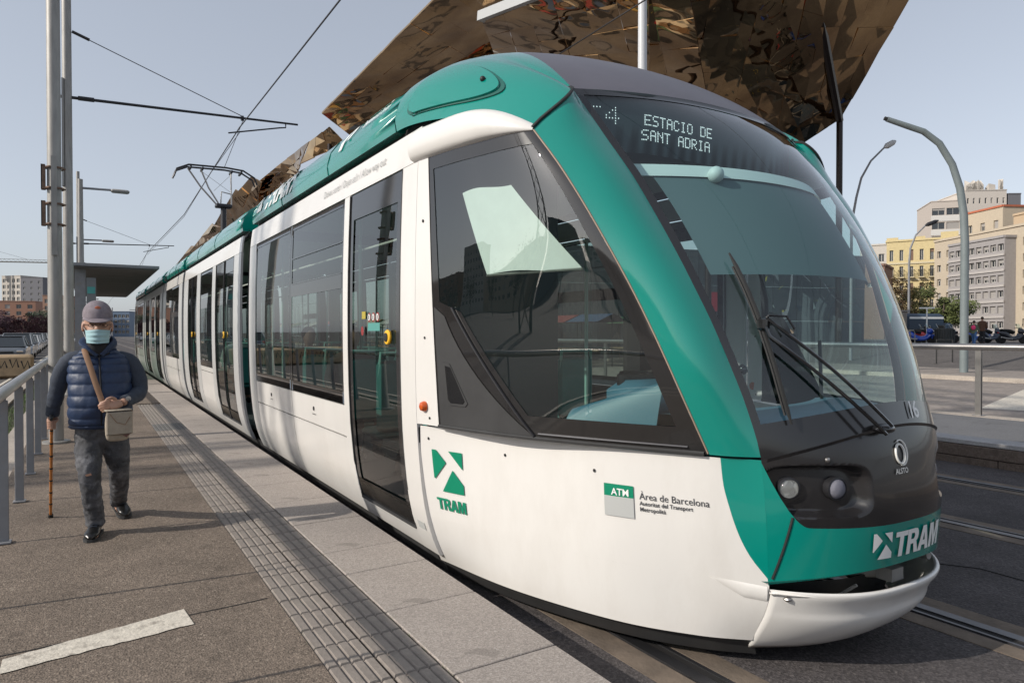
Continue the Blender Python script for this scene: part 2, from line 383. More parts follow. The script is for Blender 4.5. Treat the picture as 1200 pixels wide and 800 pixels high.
def module(x0, x1, openings, capl=.34, capr=.34):
    """openings: list of (kind, x0, x1)"""
    cantrail(x0+.0, x1-.0)
    fair(x0+.03, (x1-.03 if x1 < -5 else -4.44), seams=[x0+(x1-x0)*k for k in (.3,.62)])
    edges = [x0]
    for k, a, b_ in openings: edges += [a, b_]
    edges.append(x1)
    for i in range(0, len(edges), 2):
        a, b_ = edges[i], edges[i+1]
        if b_-a > .01: strip('side_post', a, b_, .20, 2.74, white if b_-a < .3 else silver, .003, th=.03)
    for k, a, b_ in openings:
        if k == 'door': door(a, b_, True); strip('door_sill', a, b_, .20, .325, white, .002, th=.02)
        if k == 'door1': door(a, b_, False); strip('door_sill', a, b_, .20, .325, white, .002, th=.02)
        if k == 'win': window(a, b_); skirt(a, b_, (), zm=.98)
        if k == 'win2':
            m_ = (a+b_)/2; window(a, m_-.012); window(m_+.012, b_, hopper=True); strip('window_mullion', m_-.014, m_+.014, 1.07, 2.735, frit, -.001); skirt(a, b_, (m_,))
def bellows(x0, x1):
    mb = MB(); n = 7
    for sd_ in (-1, 1):
        def fn(u, v):
            h = bodyhw(.25+2.65*v)-.10-.05*abs(math.sin(u*n*math.pi)); return (x0+(x1-x0)*u, YC+sd_*h, .25+2.65*v)
        mb.grid(fn, n*4, 12)
    mb.grid(lambda u, v: (x0+(x1-x0)*u, YC+(v-.5)*2.9, 3.0-.05*abs(math.sin(u*n*math.pi))), n*4, 2)
    mb.build('bellows', rubber, T, angle=70)
# module 1 (behind the cab)
module(-9.20, -4.005, [('win2', -8.83, -5.44), ('door1', -5.31, -4.25)])
bellows(-9.82, -9.18)
module(-16.06, -9.80, [('door', -15.34, -14.08), ('win', -13.63+.0, -12.24), ('door', -11.89, -10.32)])
bellows(-16.42, -16.04)
module(-20.65, -16.40, [('win2', -19.95, -17.0)])
bellows(-21.1, -20.63)
module(-27.35, -21.05, [('door', -26.8, -25.2), ('win', -24.8, -23.3), ('door', -22.9, -21.6)])
bellows(-27.8, -27.33)
module(-33.0, -27.75, [('door1', -32.7, -31.6), ('win2', -31.4, -28.2)])
# far cab (tapered end, seen only as the end of the train)
def farring(z, k):
    e = max(0., 1-k**2.4); L_ = 2.2-.35*max(0, z-1)-.1*max(0, .6-z)
    return (-33.0-L_*k, max(.0, bodyhw(z)*(e**.5)), z)
for nm, z0, z1, m_ in (('far_cab_skirt', .2, 1.07, white), ('far_cab_glazing', 1.07, 2.74, frit), ('far_cab_roof', 2.74, 3.4, green)):
    for sd_ in (-1, 1):
        mb = MB(); mb.grid(lambda u, v: (lambda p: (p[0], YC+sd_*p[1], p[2]))(farring(z0+(z1-z0)*v, u)), 12, 6); mb.build(nm, m_, T, angle=60)
mb = MB(); mb.grid(lambda u, v: (lambda p: (p[0], YC+(v*2-1)*p[1]*.98, 3.4))(farring(3.4, u)), 10, 4); mb.build('far_cab_top', roofgrey, T)

# --- cab shell -----------------------------------------------------------------
def CS(p, z, sd_, out=0., low=None):
    """cab side point, pushed outwards by out"""
    f = side_low if (z < 1.06 if low is None else low) else side_up
    X, h = f(p, z)
    if out:
        a = f(max(p-.02, 0), z); b_ = f(min(p+.02, 1), z); d = Vector((b_[0]-a[0], b_[1]-a[1])).normalized(); X += -d.y*out; h += d.x*out
    return (X, YC+sd_*h, z)
def cpatch(name, p0, p1, z0, z1, m, nu=16, nz=16, out=0., low=None, sides=(-1,1), parent=None, angle=60):
    """p0, p1 may be functions of z; z0, z1 functions of the running parameter"""
    F = lambda a, t: a(t) if callable(a) else a
    r = []
    for sd_ in sides:
        mb = MB()
        def fn(u, v):
            za, zb = F(z0, u), F(z1, u); z = za+(zb-za)*v; a, b_ = F(p0, z), F(p1, z)
            return CS(a+(b_-a)*u, z, sd_, out, low)
        mb.grid(fn, nu, nz); r.append(mb.build(name, m, parent or T, angle=angle))
    return r
# rear post, glazed area and its black surround
pg = lambda z: .245 if z > 1.80 else .245+(1.80-z)/.74*.30     # rear edge of the clear glass
pb = lambda z: .115                                             # rear edge of the black surround
cpatch('cab_post', 0, pb, 1.075, 2.745, white, 4, 16, .004)
cpatch('cab_window', lambda z: pg(z)+.03, .93, 1.20, 2.66, cglass, 24, 20, -.004)
cpatch('cab_window_border', pb, lambda z: pg(z)+.03 if z < 1.8 else pb(z)+.045, 1.075, 2.745, frit, 8, 24, 0)
cpatch('cab_window_border', lambda z: pb(z)+.045, lambda z: pg(z)+.03, 1.8, 2.66, cglass, 4, 10, -.004)
cpatch('cab_window_border', .93, .995, 1.075, 2.745, frit, 4, 24, 0)
cpatch('cab_window_border', lambda z: pg(z)+.03, .93, 1.075, 1.20, frit, 20, 3, 0)
cpatch('cab_window_border', pb, .93, 2.66, 2.745, frit, 20, 2, 0)
for sd_ in (-1, 1):     # matt corner panel with the air vent, its raised edge, lower sill trim
    mb = MB(); mb.grid(lambda u, v: CS(pb(0)+.012+(max(pg(1.09+.68*v)-.02-pb(0), .0)*(1 if 1 else 0))*u*(1-.0*v)*(1.0 if v < 1 else 0)*(1-v*.62), 1.09+.72*v, sd_, .006), 8, 12)
    mb.build('corner_panel', rubber, T, angle=60)
    mb = MB(); mb.tube([CS(pg(z)-.005+(0 if z < 1.8 else 0), z, sd_, .008) for z in [1.09+.71*k/12 for k in range(13)]], .008, 5); mb.build('corner_trim', darkmetal, T)
    vent = [(.165,1.475),(.20,1.465),(.235,1.36),(.275,1.235),(.262,1.215),(.185,1.215),(.17,1.24)]
    mb = MB(); mb.prism(vent, lambda p, z: CS(p, z, sd_, .004), lambda p, z: CS(p, z, sd_, .011)); v_ = mb.build('air_vent', rubber, T, smooth=False)
    cx = sum(a for a, b_ in vent)/7; cz = sum(b_ for a, b_ in vent)/7; in_ = [(cx+(a-cx)*.8, cz+(b_-cz)*.86) for a, b_ in vent]
    mb = MB(); mb.prism(in_, lambda p, z: CS(p, z, sd_, .010), lambda p, z: CS(p, z, sd_, .0125)); mb.build('vent_opening', black, v_, smooth=False)
    mb = MB(); mb.tube([CS(.115+.87*k/30, 1.078, sd_, .003) for k in range(31)], .011, 6); mb.build('belt_seal', rubber, T)
    mb = MB(); mb.tube([CS(pg(1.09)+.01+(.93-pg(1.09))*k/24, 1.105, sd_, .006) for k in range(25)], .006, 5); mb.build('belt_trim', darkmetal, T)
    mb = MB(); mb.lathe([(.034,0),(.034,sd_*.012),(.026,sd_*.03),(.010,sd_*.038)], CS(.045, 1.19, sd_, 0), 'Y', 14); mb.build('side_marker_lamp', orange, T)
    mb = MB(); mb.lathe([(.010,0),(.010,sd_*.006)], CS(.06, 2.35, sd_, .003), 'Y', 8)
    for p, z in ((.06,1.62),(.07,1.12)): mb.lathe([(.008,0),(.008,sd_*.006)], CS(p, z, sd_, .003), 'Y', 8)
    for X, z in ((-3.93,.985),(-3.36,.945),(-2.78,.935)): mb.lathe([(.009,0),(.009,sd_*.004)], (X, YC+sd_*(side_at(X, z)), z), 'Y', 8)
    mb.build('fixing_bolt', mblack, T)
# pillar between side window and windscreen
def pill(u, z, sd_, out=0.):
    a = Vector((C1X(z), C1H(z))); b_ = Vector((edgex(z), edgehw(z))); d = (b_-a); n = Vector((-d.y, d.x)).normalized()
    if n.y < 0: n = -n
    p = a+d*u+n*(math.sin(math.pi*u)*.055*min(1, (z-.9)/.6)+out); return (p.x, YC+sd_*p.y, z)
ztp = lambda u: 2.75+.297*min(1, u*1.12)**.7 if u > 0 else 2.75
def c1ext(z):
    return z
_C1X, _C1H = C1X, C1H
C1X = lambda z: _C1X(z) if z <= 2.75 else _C1X(2.75)-(z-2.75)*.2
C1H = lambda z: _C1H(z) if z <= 2.75 else _C1H(2.75)-(z-2.75)*.55
for sd_ in (-1, 1):
    mb = MB(); mb.grid(lambda u, v: pill(u, 1.075+(ztp(u)-1.075)*v, sd_), 12, 28); mb.build('windscreen_pillar', green, T, angle=70)
    mb = MB(); mb.tube([pill(0, 1.08+1.66*k/24, sd_, .002) for k in range(25)], .005, 5); mb.build('pillar_seal', mat('seal_sand', (.32,.24,.18), .7), T)
# windscreen: clear glass, black border
def zt(h): return 3.065-.018*min(1, abs(h)/.98)**1.6             # top edge
def zb(h): return 1.205-.145*min(1.2, abs(h)/.72)**2             # foot, where the nose ledge meets it
def FS(s_, v, z0, z1, out=0.):
    """windscreen point; s_ in -1..1 across, v up"""
    h = s_*.8
    for _ in range(3):
        a, b_ = z0(h), z1(h); z = a+(b_-a)*v; h = s_*edgehw(z)
    X = frontx(h, z); X2 = frontx(h+.01, z); d = Vector((X2-X, .01)).normalized(); sl = (frontx(h, z+.02)-X)/.02
    n = Vector((d.y, -d.x, -sl)).normalized()
    p = Vector((X, YC+h, z))+n*out; return p
def fpatch(name, s0, s1, z0, z1, m, nu, nv, out=0., parent=None):
    mb = MB()
    def fn(u, v): 
        a = s0(v) if callable(s0) else s0; b_ = s1(v) if callable(s1) else s1
        return FS(a+(b_-a)*u, v, z0, z1, out)
    mb.grid(fn, nu, nv); return mb.build(name, m, parent or T, angle=60)
gz0 = lambda h: 1.315-.10*min(1, abs(h)/.75)**2
gz1 = lambda h: zt(h)-.045
ws = fpatch('windscreen', -.962, .962, gz0, gz1, wglass, 36, 30, -.003)
fpatch('windscreen_border', -1, -.962, gz0, gz1, black, 3, 30, 0, ws); fpatch('windscreen_border', .962, 1, gz0, gz1, black, 3, 30, 0, ws)
fpatch('windscreen_border', -1, 1, zb, gz0, black, 60, 12, 0, ws); fpatch('windscreen_border', -1, 1, gz1, zt, black, 40, 2, 0, ws)
# roof dome over the cab
def dome(a, b_, sd_):
    """a 0..1 from side to centre, b_ 0 (rear, X=-4.4) .. 1 (front edge)"""
    prof = [(1.535,3.035),(1.545,3.13),(1.49,3.28),(1.35,3.42),(1.12,3.565),(.80,3.67),(.5,3.715),(.25,3.73),(0,3.735)]
    r = cr([(0, h, z) for h, z in prof], a/.38*.625 if a < .38 else .625+(a-.38)/.62*.375)
    if a < .38:
        k = a/.38; P = pill(min(k, 1), ztp(k), 1); f = Vector((P[0], P[1]-YC, P[2]))
    else:
        k = (a-.38)/.62; h = edgehw(3.047)*(1-k); f = Vector((frontx(h, zt(h)), h, zt(h)))
    P0 = Vector((-4.42, r[1], r[2])); t0 = Vector((1.1, 0, -.02))*1.0
    ts = Vector((.62, -.28*(1-a), -.75)) if a < .38 else Vector((.75, 0, -.72))
    if a < .38: ts = Vector((.85, -.30, -.42-.35*(a/.38)))
    L_ = (f-P0).length; t1 = ts.normalized()*L_*.92; t0 = t0*L_*.75; t = b_
    p = P0*(1+2*t)*(1-t)**2+t0*t*(1-t)**2+f*t*t*(3-2*t)+t1*t*t*(t-1)
    return (p.x, YC+sd_*p.y, p.z)
for sd_ in (-1, 1):
    def hatch(u, v): # recess for the hatch: distance field in (a, b)
        return 0
    mb = MB(); mb.grid(lambda u, v: dome(.38*v, u, sd_), 30, 16); mb.build('cab_roof_shoulder', green, T, angle=70)
mb = MB()
mb.grid(lambda u, v: dome(.38+.62*min(1, v*2), u, -1) if v <= .5 else dome(.38+.62*(2-2*v), u, 1), 28, 28); mb.build('cab_roof', roofgrey, T, angle=70)
for sd_ in (-1, 1):
    mb = MB(); mb.tube([Vector(dome(.38*k/14, 1, sd_))+Vector((.003, sd_*.004, .003)) for k in range(15)], .010, 5); mb.build('pillar_joint', mblack, T)
    # hatch on the shoulder: dark gap, raised rounded cover, lock
    pts = []
    hp = [(.045,.20),(.05,.42),(.065,.60),(.10,.70),(.145,.70),(.20,.60),(.235,.46),(.24,.30),(.20,.19),(.13,.155),(.07,.15)]
    hp2 = [Vector(cr([(*p, 0) for p in hp+[hp[0]]], k/44)) for k in range(44)]
    cx = sum(p.x for p in hp2)/44; cy = sum(p.y for p in hp2)/44
    def dn(a, b_, out):
        a = max(a, .001); b_ = max(b_, .0)
        p = Vector(dome(a, b_, sd_)); p1 = Vector(dome(a+.01, b_, sd_))-p; p2 = Vector(dome(a, b_+.01, sd_))-p; n = p1.cross(p2).normalized()
        if n.z < 0: n = -n
        return p+n*out
    def disc(sc, out, n=6):
        mb = MB(); vs = [dn(cx, cy, out)]
        for r_ in range(1, n+1):
            for p in hp2: vs.append(dn(cx+(p.x-cx)*sc*r_/n, cy+(p.y-cy)*sc*r_/n, out))
        fs = [(0, 1+j, 1+(j+1) % 44) for j in range(44)]
        for r_ in range(1, n):
            o1 = 1+(r_-1)*44; o2 = 1+r_*44
            fs += [(o1+j, o2+j, o2+(j+1) % 44, o1+(j+1) % 44) for j in range(44)]
        o = 1+(n-1)*44; k = len(vs); vs += [dn(cx+(p.x-cx)*sc*1.02, cy+(p.y-cy)*sc*1.02, -.01) for p in hp2]
        fs += [(o+j, k+j, k+(j+1) % 44, o+(j+1) % 44) for j in range(44)]
        mb.add(vs, fs); return mb
    g_ = disc(1.0, .008).build('hatch_gap', greend, T, angle=50); h_ = disc(.91, .022).build('roof_hatch', green, T, angle=50)
    mb = MB(); c_ = dn(.15, .59, .026); mb.ball(c_, .018, 10, 6); mb.build('hatch_lock', mblack, h_)
    mb = MB(); arc = [(.30,.02),(.375,.2),(.385,.38),(.355,.55),(.29,.68),(.20,.74)]
# white eyebrow over the cab side window
for sd_ in (-1, 1):
    def eb(u, v):
        X = -4.06+(C1X(2.75)+4.06+.01)*u; k = (X+4.06)/1.0
        zlo = 2.735+.0*u; zhi = 2.955-.19*max(0, (u-.45)/.55)**2.0; z = zlo+(zhi-zlo)*v
        h = np.interp(X, [side_up(i/40, 2.74)[0] for i in range(41)], [side_up(i/40, 2.74)[1] for i in range(41)])
        prof = math.sin(math.pi*min(max(v, 0), 1))**.5*.062*(1-.75*max(0, u-.7)/.3) if 0 < v < 1 else -.01
        return (X, YC+sd_*(h+prof-.02*v), z)
    mb = MB(); mb.grid(eb, 26, 12); mb.add([eb(0, j/12) for j in range(13)]+[(eb(0,0)[0], YC+sd_*1.4, 2.85)], [tuple(range(14))]); mb.build('window_brow', white, T, angle=60)
# lower cab side: white panel, green corner, lower skirt
XB = [(1.06,-2.205),(.95,-2.20),(.816,-2.178),(.70,-2.152),(.617,-2.124),(.55,-2.09),(.50,-2.06),(.46,-2.06)]
xbf = smoothtab(sorted(XB))
def p_at(X, z):
    q = [side_low(i/80, z)[0] for i in range(81)]; return float(np.interp(X, q, [i/80 for i in range(81)]))
pbt = {}
def pbz(z):
    k = round(z, 4)
    if k not in pbt: pbt[k] = p_at(xbf(z), z)
    return pbt[k]
cpatch('cab_side_panel', 0.004, pbz, .47, 1.062, white, 30, 18, 0, True)
cpatch('cab_corner', pbz, 1, .47, 1.062, green, 10, 18, .0005, True)
cpatch('cab_skirt', 0.004, 1, .15, .47, white, 40, 8, 0, True)
for sd_ in (-1, 1):
    mb = MB(); mb.grid(lambda u, v: CS(.80+.195*u, .475-.012*u-.075*v*min(1, u*1.6+.05), sd_, (.009*math.sin(math.pi*min(1, v*1.0))**.5*min(1, u*1.5+.02)) if 0 < v < 1 else .0015, True), 18, 8); mb.build('skirt_crease', white, T, angle=25)
    mb = MB(); mb.tube([CS(0, .15+.9*k/12, sd_, .001, True) for k in range(13)], .006, 4); mb.build('panel_seam', rubber, T)
# black valance under everything
mb = MB()
for sd_ in (-1, 1):
    mb.grid(lambda u, v: (lambda p: (p[0]-.03*v, p[1]-sd_*.06*(v+.15), .155-.105*v))(CS(u, .15, sd_, -.01, True)), 30, 3)
    mb.grid(lambda u, v: (-33+(29-.08)*u, YC+sd_*(1.36-.05*v), .2-.14*v), 2, 2)
mb.build('lower_valance', rubber, T)
# nose: black mask with headlamp pockets, green band under it
mzt = lambda h: 1.205-.145*min(1.0, abs(h)/.717)**2
mzb = lambda h: .758+.30*(max(0, (abs(h)-.575)/.142)**1.9)
def pocket(h, z):
    d = 0
    for c_ in (-1, 1):
        q = (abs((h-c_*.505)/.205)**4+abs((z-.925-.0*h)/.112)**4)
        t_ = min(1, max(0, (1.3-q)/.75)); d = max(d, .072*t_*t_*(3-2*t_))
    return d
def nose(u, v, z0, z1, out=0., pk=True):
    h = u*.715; z = z0(h)+(z1(h)-z0(h))*v; h = u*edgehw(z)
    X = frontx(h, z)+out
    if pk: X -= pocket(h, z)
    return (X, YC+h, z)
mb = MB(); mb.grid(lambda u, v: nose(2*u-1, v, mzb, mzt), 170, 56); mk = mb.build('nose_mask', mask, T, angle=50)
mb = MB()      # ledge between mask top edge and windscreen foot
mb.grid(lambda u, v: (lambda h: (frontx(h, mzt(h))+.010-.04*v, YC+h, mzt(h)+.006*(1-v)))((2*u-1)*.70), 40, 2)
mb.grid(lambda u, v: (lambda h: (frontx(h, mzt(h))+.010*(v), YC+h, mzt(h)-.015+.021*v))((2*u-1)*.70), 40, 2); mb.build('mask_ledge', mask, mk, angle=60)
gb = lambda h: .560-.080*(abs(h)/.7)**2.5
mb = MB(); mb.grid(lambda u, v: nose(2*u-1, v, gb, mzb, 0, False), 60, 12); nb = mb.build('nose_band', green, T, angle=60)
mb = MB(); mb.grid(lambda u, v: (frontx((2*u-1)*.68, .56)-.10*v, YC+(2*u-1)*.68, gb((2*u-1)*.68)), 30, 1); mb.build('band_underside', greend, nb)
for sd_ in (-1, 1):
    mb = MB(); P = [(lambda z: (frontx(.655-.03*(z-.5)/.27, z)+.001, YC+sd_*(.655-.03*(z-.5)/.27), z))(.505+.30*k/10) for k in range(11)]; mb.tube(P, .0065, 5); mb.build('corner_seam', mblack, T)
# headlamps in the pockets
chrome = mat('chrome', (.8,.8,.8), .12, metal=1); lampref = mat('lamp_reflector', (.62,.64,.62), .30, metal=.3); frost = mat('lamp_frost', (.22,.22,.25), .35); frost2 = mat('lamp_frost2', (.20,.20,.24), .3, bump=.6, bscale=300)
for sd_ in (-1, 1):
    for k, (hh, nm, r_, an) in enumerate(((.605,'headlight',.044,34),(.42,'fog_lamp',.046,14))):
        loc = (frontx(hh, .93)-.045, YC+sd_*hh, .93); rz = (0, 0, sd_*R(an))
        hl = MB().lathe([(r_*.9,-.06),(r_*1.18,-.02),(r_*1.18,.004),(r_*1.02,.006),(r_*.98,-.004)], (0,0,0), 'X', 24).build(nm, darkmetal, T, loc=loc); hl.rotation_euler = rz
        MB().lathe([(r_,.002),(r_*.75,-.02),(r_*.3,-.035)], (0,0,0), 'X', 24).build('reflector', lampref if k == 0 else frost, hl)
        MB().lathe([(r_*1.0,.002),(r_*.8,.014),(r_*.4,.020),(.001,.021)], (0,0,0), 'X', 24).build('lens', clear if k == 0 else frost2, hl)
mb = MB(); mb.lathe([(.012,0),(.012,.01),(.006,.014)], (frontx(.49, 1.07)+.0, YC-.49, 1.07), 'X', 12); mb.build('nose_bolt', steel, T)
# bumper
def bump(u, v, out=0.):
    s_ = 2*u-1; prof = [(-.012,.438),(.0,.452),(.018,.448),(.020,.425),(.004,.385),(-.002,.34),(.006,.30),(-.004,.22),(-.03,.15),(-.07,.10)]
    q = cr([(a, b_, 0) for a, b_ in prof], v); z = q[1]; h = s_*edgehw(z)
    e = 1-.85*abs(s_)**6
    return (frontx(h, z)+q[0]*e+.012*e, YC+h, z)
mb = MB(); mb.grid(bump, 60, 24); bp_ = mb.build('bumper', white, T, angle=65); solid(bp_, .018)
mb = MB(); mb.grid(lambda u, v: (-1.95-.25*abs(2*u-1)**2-.1*v, YC+(2*u-1)*.62, .44-.36*v), 30, 3); mb.build('coupler_recess', mblack, T)
mb = MB(); mb.tube([(-2.05,YC-.05,.43),(-1.92,YC-.02,.46),(-1.84,YC,.47)], .03, 10); mb.box(-1.9,-1.82,YC-.05,YC+.05,.44,.50); mb.tube([(-2.0,YC+.35,.48),(-1.84,YC+.33,.50)], .02, 8); mb.tube([(-1.95,YC-.3,.38),(-1.86,YC-.28,.46)], .008, 6); mb.build('towing_eye', galv, T)
mb = MB()
for sd_ in (-1, 1): mb.ball((-2.0, YC+sd_*.60, .415), (.02,.022,.014), 8, 6)
mb.build('bumper_hinge', steel, T)
mb = MB(); mb.grid(lambda u, v: (-2.02-.25*abs(2*u-1)**2-.3*v, YC+(2*u-1)*.60, .13-.08*min(1, v*3)), 20, 6); mb.build('front_valance', rubber, T)
# underframe, bogie
mb = MB(); mb.box(-33, -4.3, YC-1.3, YC+1.3, .26, .31); mb.box(-4.3, -2.6, YC-.85, YC+.85, .26, .31); mb.build('floor', mat('floor_vinyl', (.07,.075,.08), .6), T, smooth=False)
mb = MB(); mb.box(-33, -4.4, YC-1.33, YC+1.33, 3.0, 3.03); mb.box(-4.4,-3.3, YC-1.1, YC+1.1, 3.0, 3.03); mb.build('ceiling', cream, T, smooth=False)
for xb in (-5.9, -7.7, -17.6, -19.4, -29.6, -31.4):
    mb = MB()
    for sd_ in (-1, 1): mb.lathe([(.28,-.06),(.30,-.05),(.30,.05),(.28,.06)], (xb, YC+sd_*.78, .30-.0), 'Y', 20)
    mb.build('wheel', darkmetal, T)
# --- interior --------------------------------------------------------------------
mb = MB(); mb.box(-4.22, -4.17, YC-1.4, YC-.35, .31, 3.0); mb.box(-4.22, -4.17, YC+.35, YC+1.4, .31, 1.1); mb.build('cab_partition', mat('partition_grey', (.10,.12,.12), .5), T, smooth=False)
mb = MB(); mb.grid(lambda u, v: (frontx((2*u-1)*.66, 1.25)-.10-.75*v, YC+(2*u-1)*(.66+.25*v), 1.20+.03*math.sin(v*3)), 30, 10)
mb.grid(lambda u, v: (frontx((2*u-1)*.66, 1.25)-.85-.02*v, YC+(2*u-1)*(.91), 1.20-.6*v), 30, 4); mb.build('dashboard', dash, T, angle=60)
mb = MB(); mb.grid(lambda u, v: (-3.05+.45*u, YC-1.02+.26*u+.10*v-.1, 1.14+.26*math.sin(min(1,v*1.3)*math.pi/2)*(.35+.65*u)-.4*(1-v)*0), 14, 12); mb.cbox((-2.95,YC-.55,1.27),(.35,.5,.22),.06); mb.build('instrument_hood', mat('hood_blue', (.06,.17,.25), .45), T, angle=60)
mb = MB()
mb.cbox((-3.55, YC, 1.55), (.16,.46,.75), .06); mb.cbox((-3.35, YC, 1.10), (.5,.48,.14), .05); mb.cbox((-3.57, YC, 2.0), (.12,.26,.2), .05); mb.tube([(-3.4,YC,.31),(-3.4,YC,1.05)], .06, 10); mb.build('driver_seat', mat('seat_black', (.012,.012,.014), .8), T)
mb = MB(); mb.grid(lambda u, v: FS(-.86+1.78*u, v, lambda h: 1.99, lambda h: 2.56, -.10), 40, 12); mb.build('sun_blind', mat('blind_teal', (.085,.13,.135), .8), T)
mb = MB(); mb.grid(lambda u, v: FS(-.93+1.86*u, v, lambda h: 2.55, lambda h: 2.625, -.09), 40, 2); mb.ball(FS(-.52,.0,lambda h: 2.55,lambda h: 2.56,-.07), .045, 14, 10); mb.build('blind_rail', cream, T)
bx_ = lambda h: min(-2.985, frontx(h, 2.99)-.05)
mb = MB(); mb.grid(lambda u, v: (bx_((2*u-1)*.93), YC+(2*u-1)*.93, 2.70+.35*v), 40, 2); mb.grid(lambda u, v: (bx_((2*u-1)*.93)-.3*v, YC+(2*u-1)*.93, 2.70), 20, 1); mb.build('destination_box', mat('display_dark', (.035,.05,.055), .5), T)
mb = MB(); mb.cbox((-3.0,YC-.62,1.33),(.06,.30,.20),.02,M=None); mb.tube([(-3.0,YC-.62,1.2),(-3.0,YC-.62,1.3)], .02, 6); mb.build('cab_monitor', black, T)
mb = MB(); mb.tube([(-3.05,YC+.30,1.2),(-3.05,YC+.30,1.36),(-3.0,YC+.30,1.40)], .02, 8); mb.ball((-3.0,YC+.30,1.41), .035, 10, 6); mb.build('drive_lever', black, T)
mb = MB(); mb.cbox((-3.1,YC-.05,1.24),(.30,.42,.06),.02); mb.build('control_panel', mat('panel_dark', (.03,.035,.04), .5), T)
mb = MB(); mb.tube([(-3.35,YC+1.02,1.2),(-3.40,YC+1.06,1.9),(-3.6,YC+1.1,2.5)], .016, 6); mb.tube([(-2.75,YC+.78,1.2),(-2.78,YC+.80,1.6)], .012, 6); mb.build('cab_cable', mblack, T)
# side blind just inside the near cab window
mb = MB(); mb.grid(lambda u, v: CS((.335-.0*v+.085*v)*(1-u)+(.665+.165*v)*u, 2.485-.50*v+.012*math.sin(u*5), -1, -.06-.01*math.sin(u*9)*v), 14, 8); sb_ = mb.build('side_blind', blindm, T)
mb = MB(); mb.tube([CS(.42*(1-u)+.83*u, 1.98, -1, -.06) for u in (0,.25,.5,.75,1)], .008, 6); mb.build('blind_bar', steel, sb_)
# seats and poles along the saloon
def seat_me():
    mb = MB(); mb.cbox((0,0,.44), (.42,.44,.07), .025); mb.cbox((-.2,0,.78), (.07,.44,.62), .03); return mb
sm_ = seat_me().mesh('seat', seatm); 
hb = MB(); hb.tube([(-.2,-.2,.95),(-.22,-.19,1.16),(-.22,.19,1.16),(-.2,.2,.95)], .018, 8); hm_ = hb.mesh('seat_handle', mat('handle_mint', (.30,.62,.55), .4))
for xs_ in (-5.9,-6.7,-7.5,-8.3,-12.5,-13.2,-17.6,-18.5,-19.4,-24,-28.8,-29.7,-30.6):
    for yy in (-.98, -.50, .50, .98):
        s_ = put('seat', sm_, T, (xs_, YC+yy, .31)); s_.rotation_euler = (0,0,math.pi if int(xs_*10) % 2 else 0); put('seat_handle', hm_, s_)
pl = MB().tube([(0,0,0),(0,0,2.65)], .018, 8).mesh('grab_pole', mat('pole_mint', (.35,.6,.55), .35))
for xs_ in (-4.6,-5.35,-7.1,-10.5,-11.1,-11.8,-13.9,-14.6,-15.3,-17,-19.8,-22,-25.5,-28.2,-31.5):
    for yy in (-.85,.85): put('grab_pole', pl, T, (xs_, YC+yy, .31))
mb = MB()
for yy in (-.8, .8): mb.tube([(-33,YC+yy,2.55),(-4.4,YC+yy,2.55)], .016, 6)
mb.build('ceiling_rail', cream, T)
# --- pantograph ------------------------------------------------------------------
px, py = -20.58, YC
pt = MB(); pt.tube([(px,py-.05,3.4),(px,py-.05,5.15)], .075, 10); pt.cbox((px,py-.05,5.2), (.3,.42,.1), .02); pt.box(px-.5,px+.5,py-.5,py+.5,3.5,3.6); pg_ = pt.build('pantograph_base', darkmetal, T)
pt = MB()
for a, b_ in (((px,py-.15,5.22),(px,py-.62,6.14)),((px,py-.22,5.22),(px-.05,py-.95,6.16))): pt.tube([a, ((a[0]+b_[0])/2, (a[1]+b_[1])/2-.05, (a[2]+b_[2])/2), b_], .025, 6)
pt.tube([(px,py+.16,5.22),(px,py+.15,6.12)], .022, 6); pt.tube([(px,py-.12,5.28),(px,py-.1,5.6),(px,py+.2,5.55)], .02, 6)
pt.tube([(px,py-.6,6.1),(px,py+.15,5.6)], .006, 4); pt.tube([(px,py+.15,6.1),(px,py-.3,5.6)], .006, 4); pt.build('pantograph_arm', steel, pg_)
pt = MB()
for dx in (-.16, .16): pt.tube([(px+dx,py-1.32,5.86),(px+dx,py-1.24,6.08),(px+dx,py-.95,6.22),(px+dx,py,6.25),(px+dx,py+.45,6.22),(px+dx,py+.75,6.05),(px+dx,py+.82,5.86)], .025, 6)
for yy in (-.9,-.6,.15,.4): pt.cbox((px,py+yy,6.16), (.4,.05,.07), .01)
pt.build('pantograph_head', darkmetal, pg_)
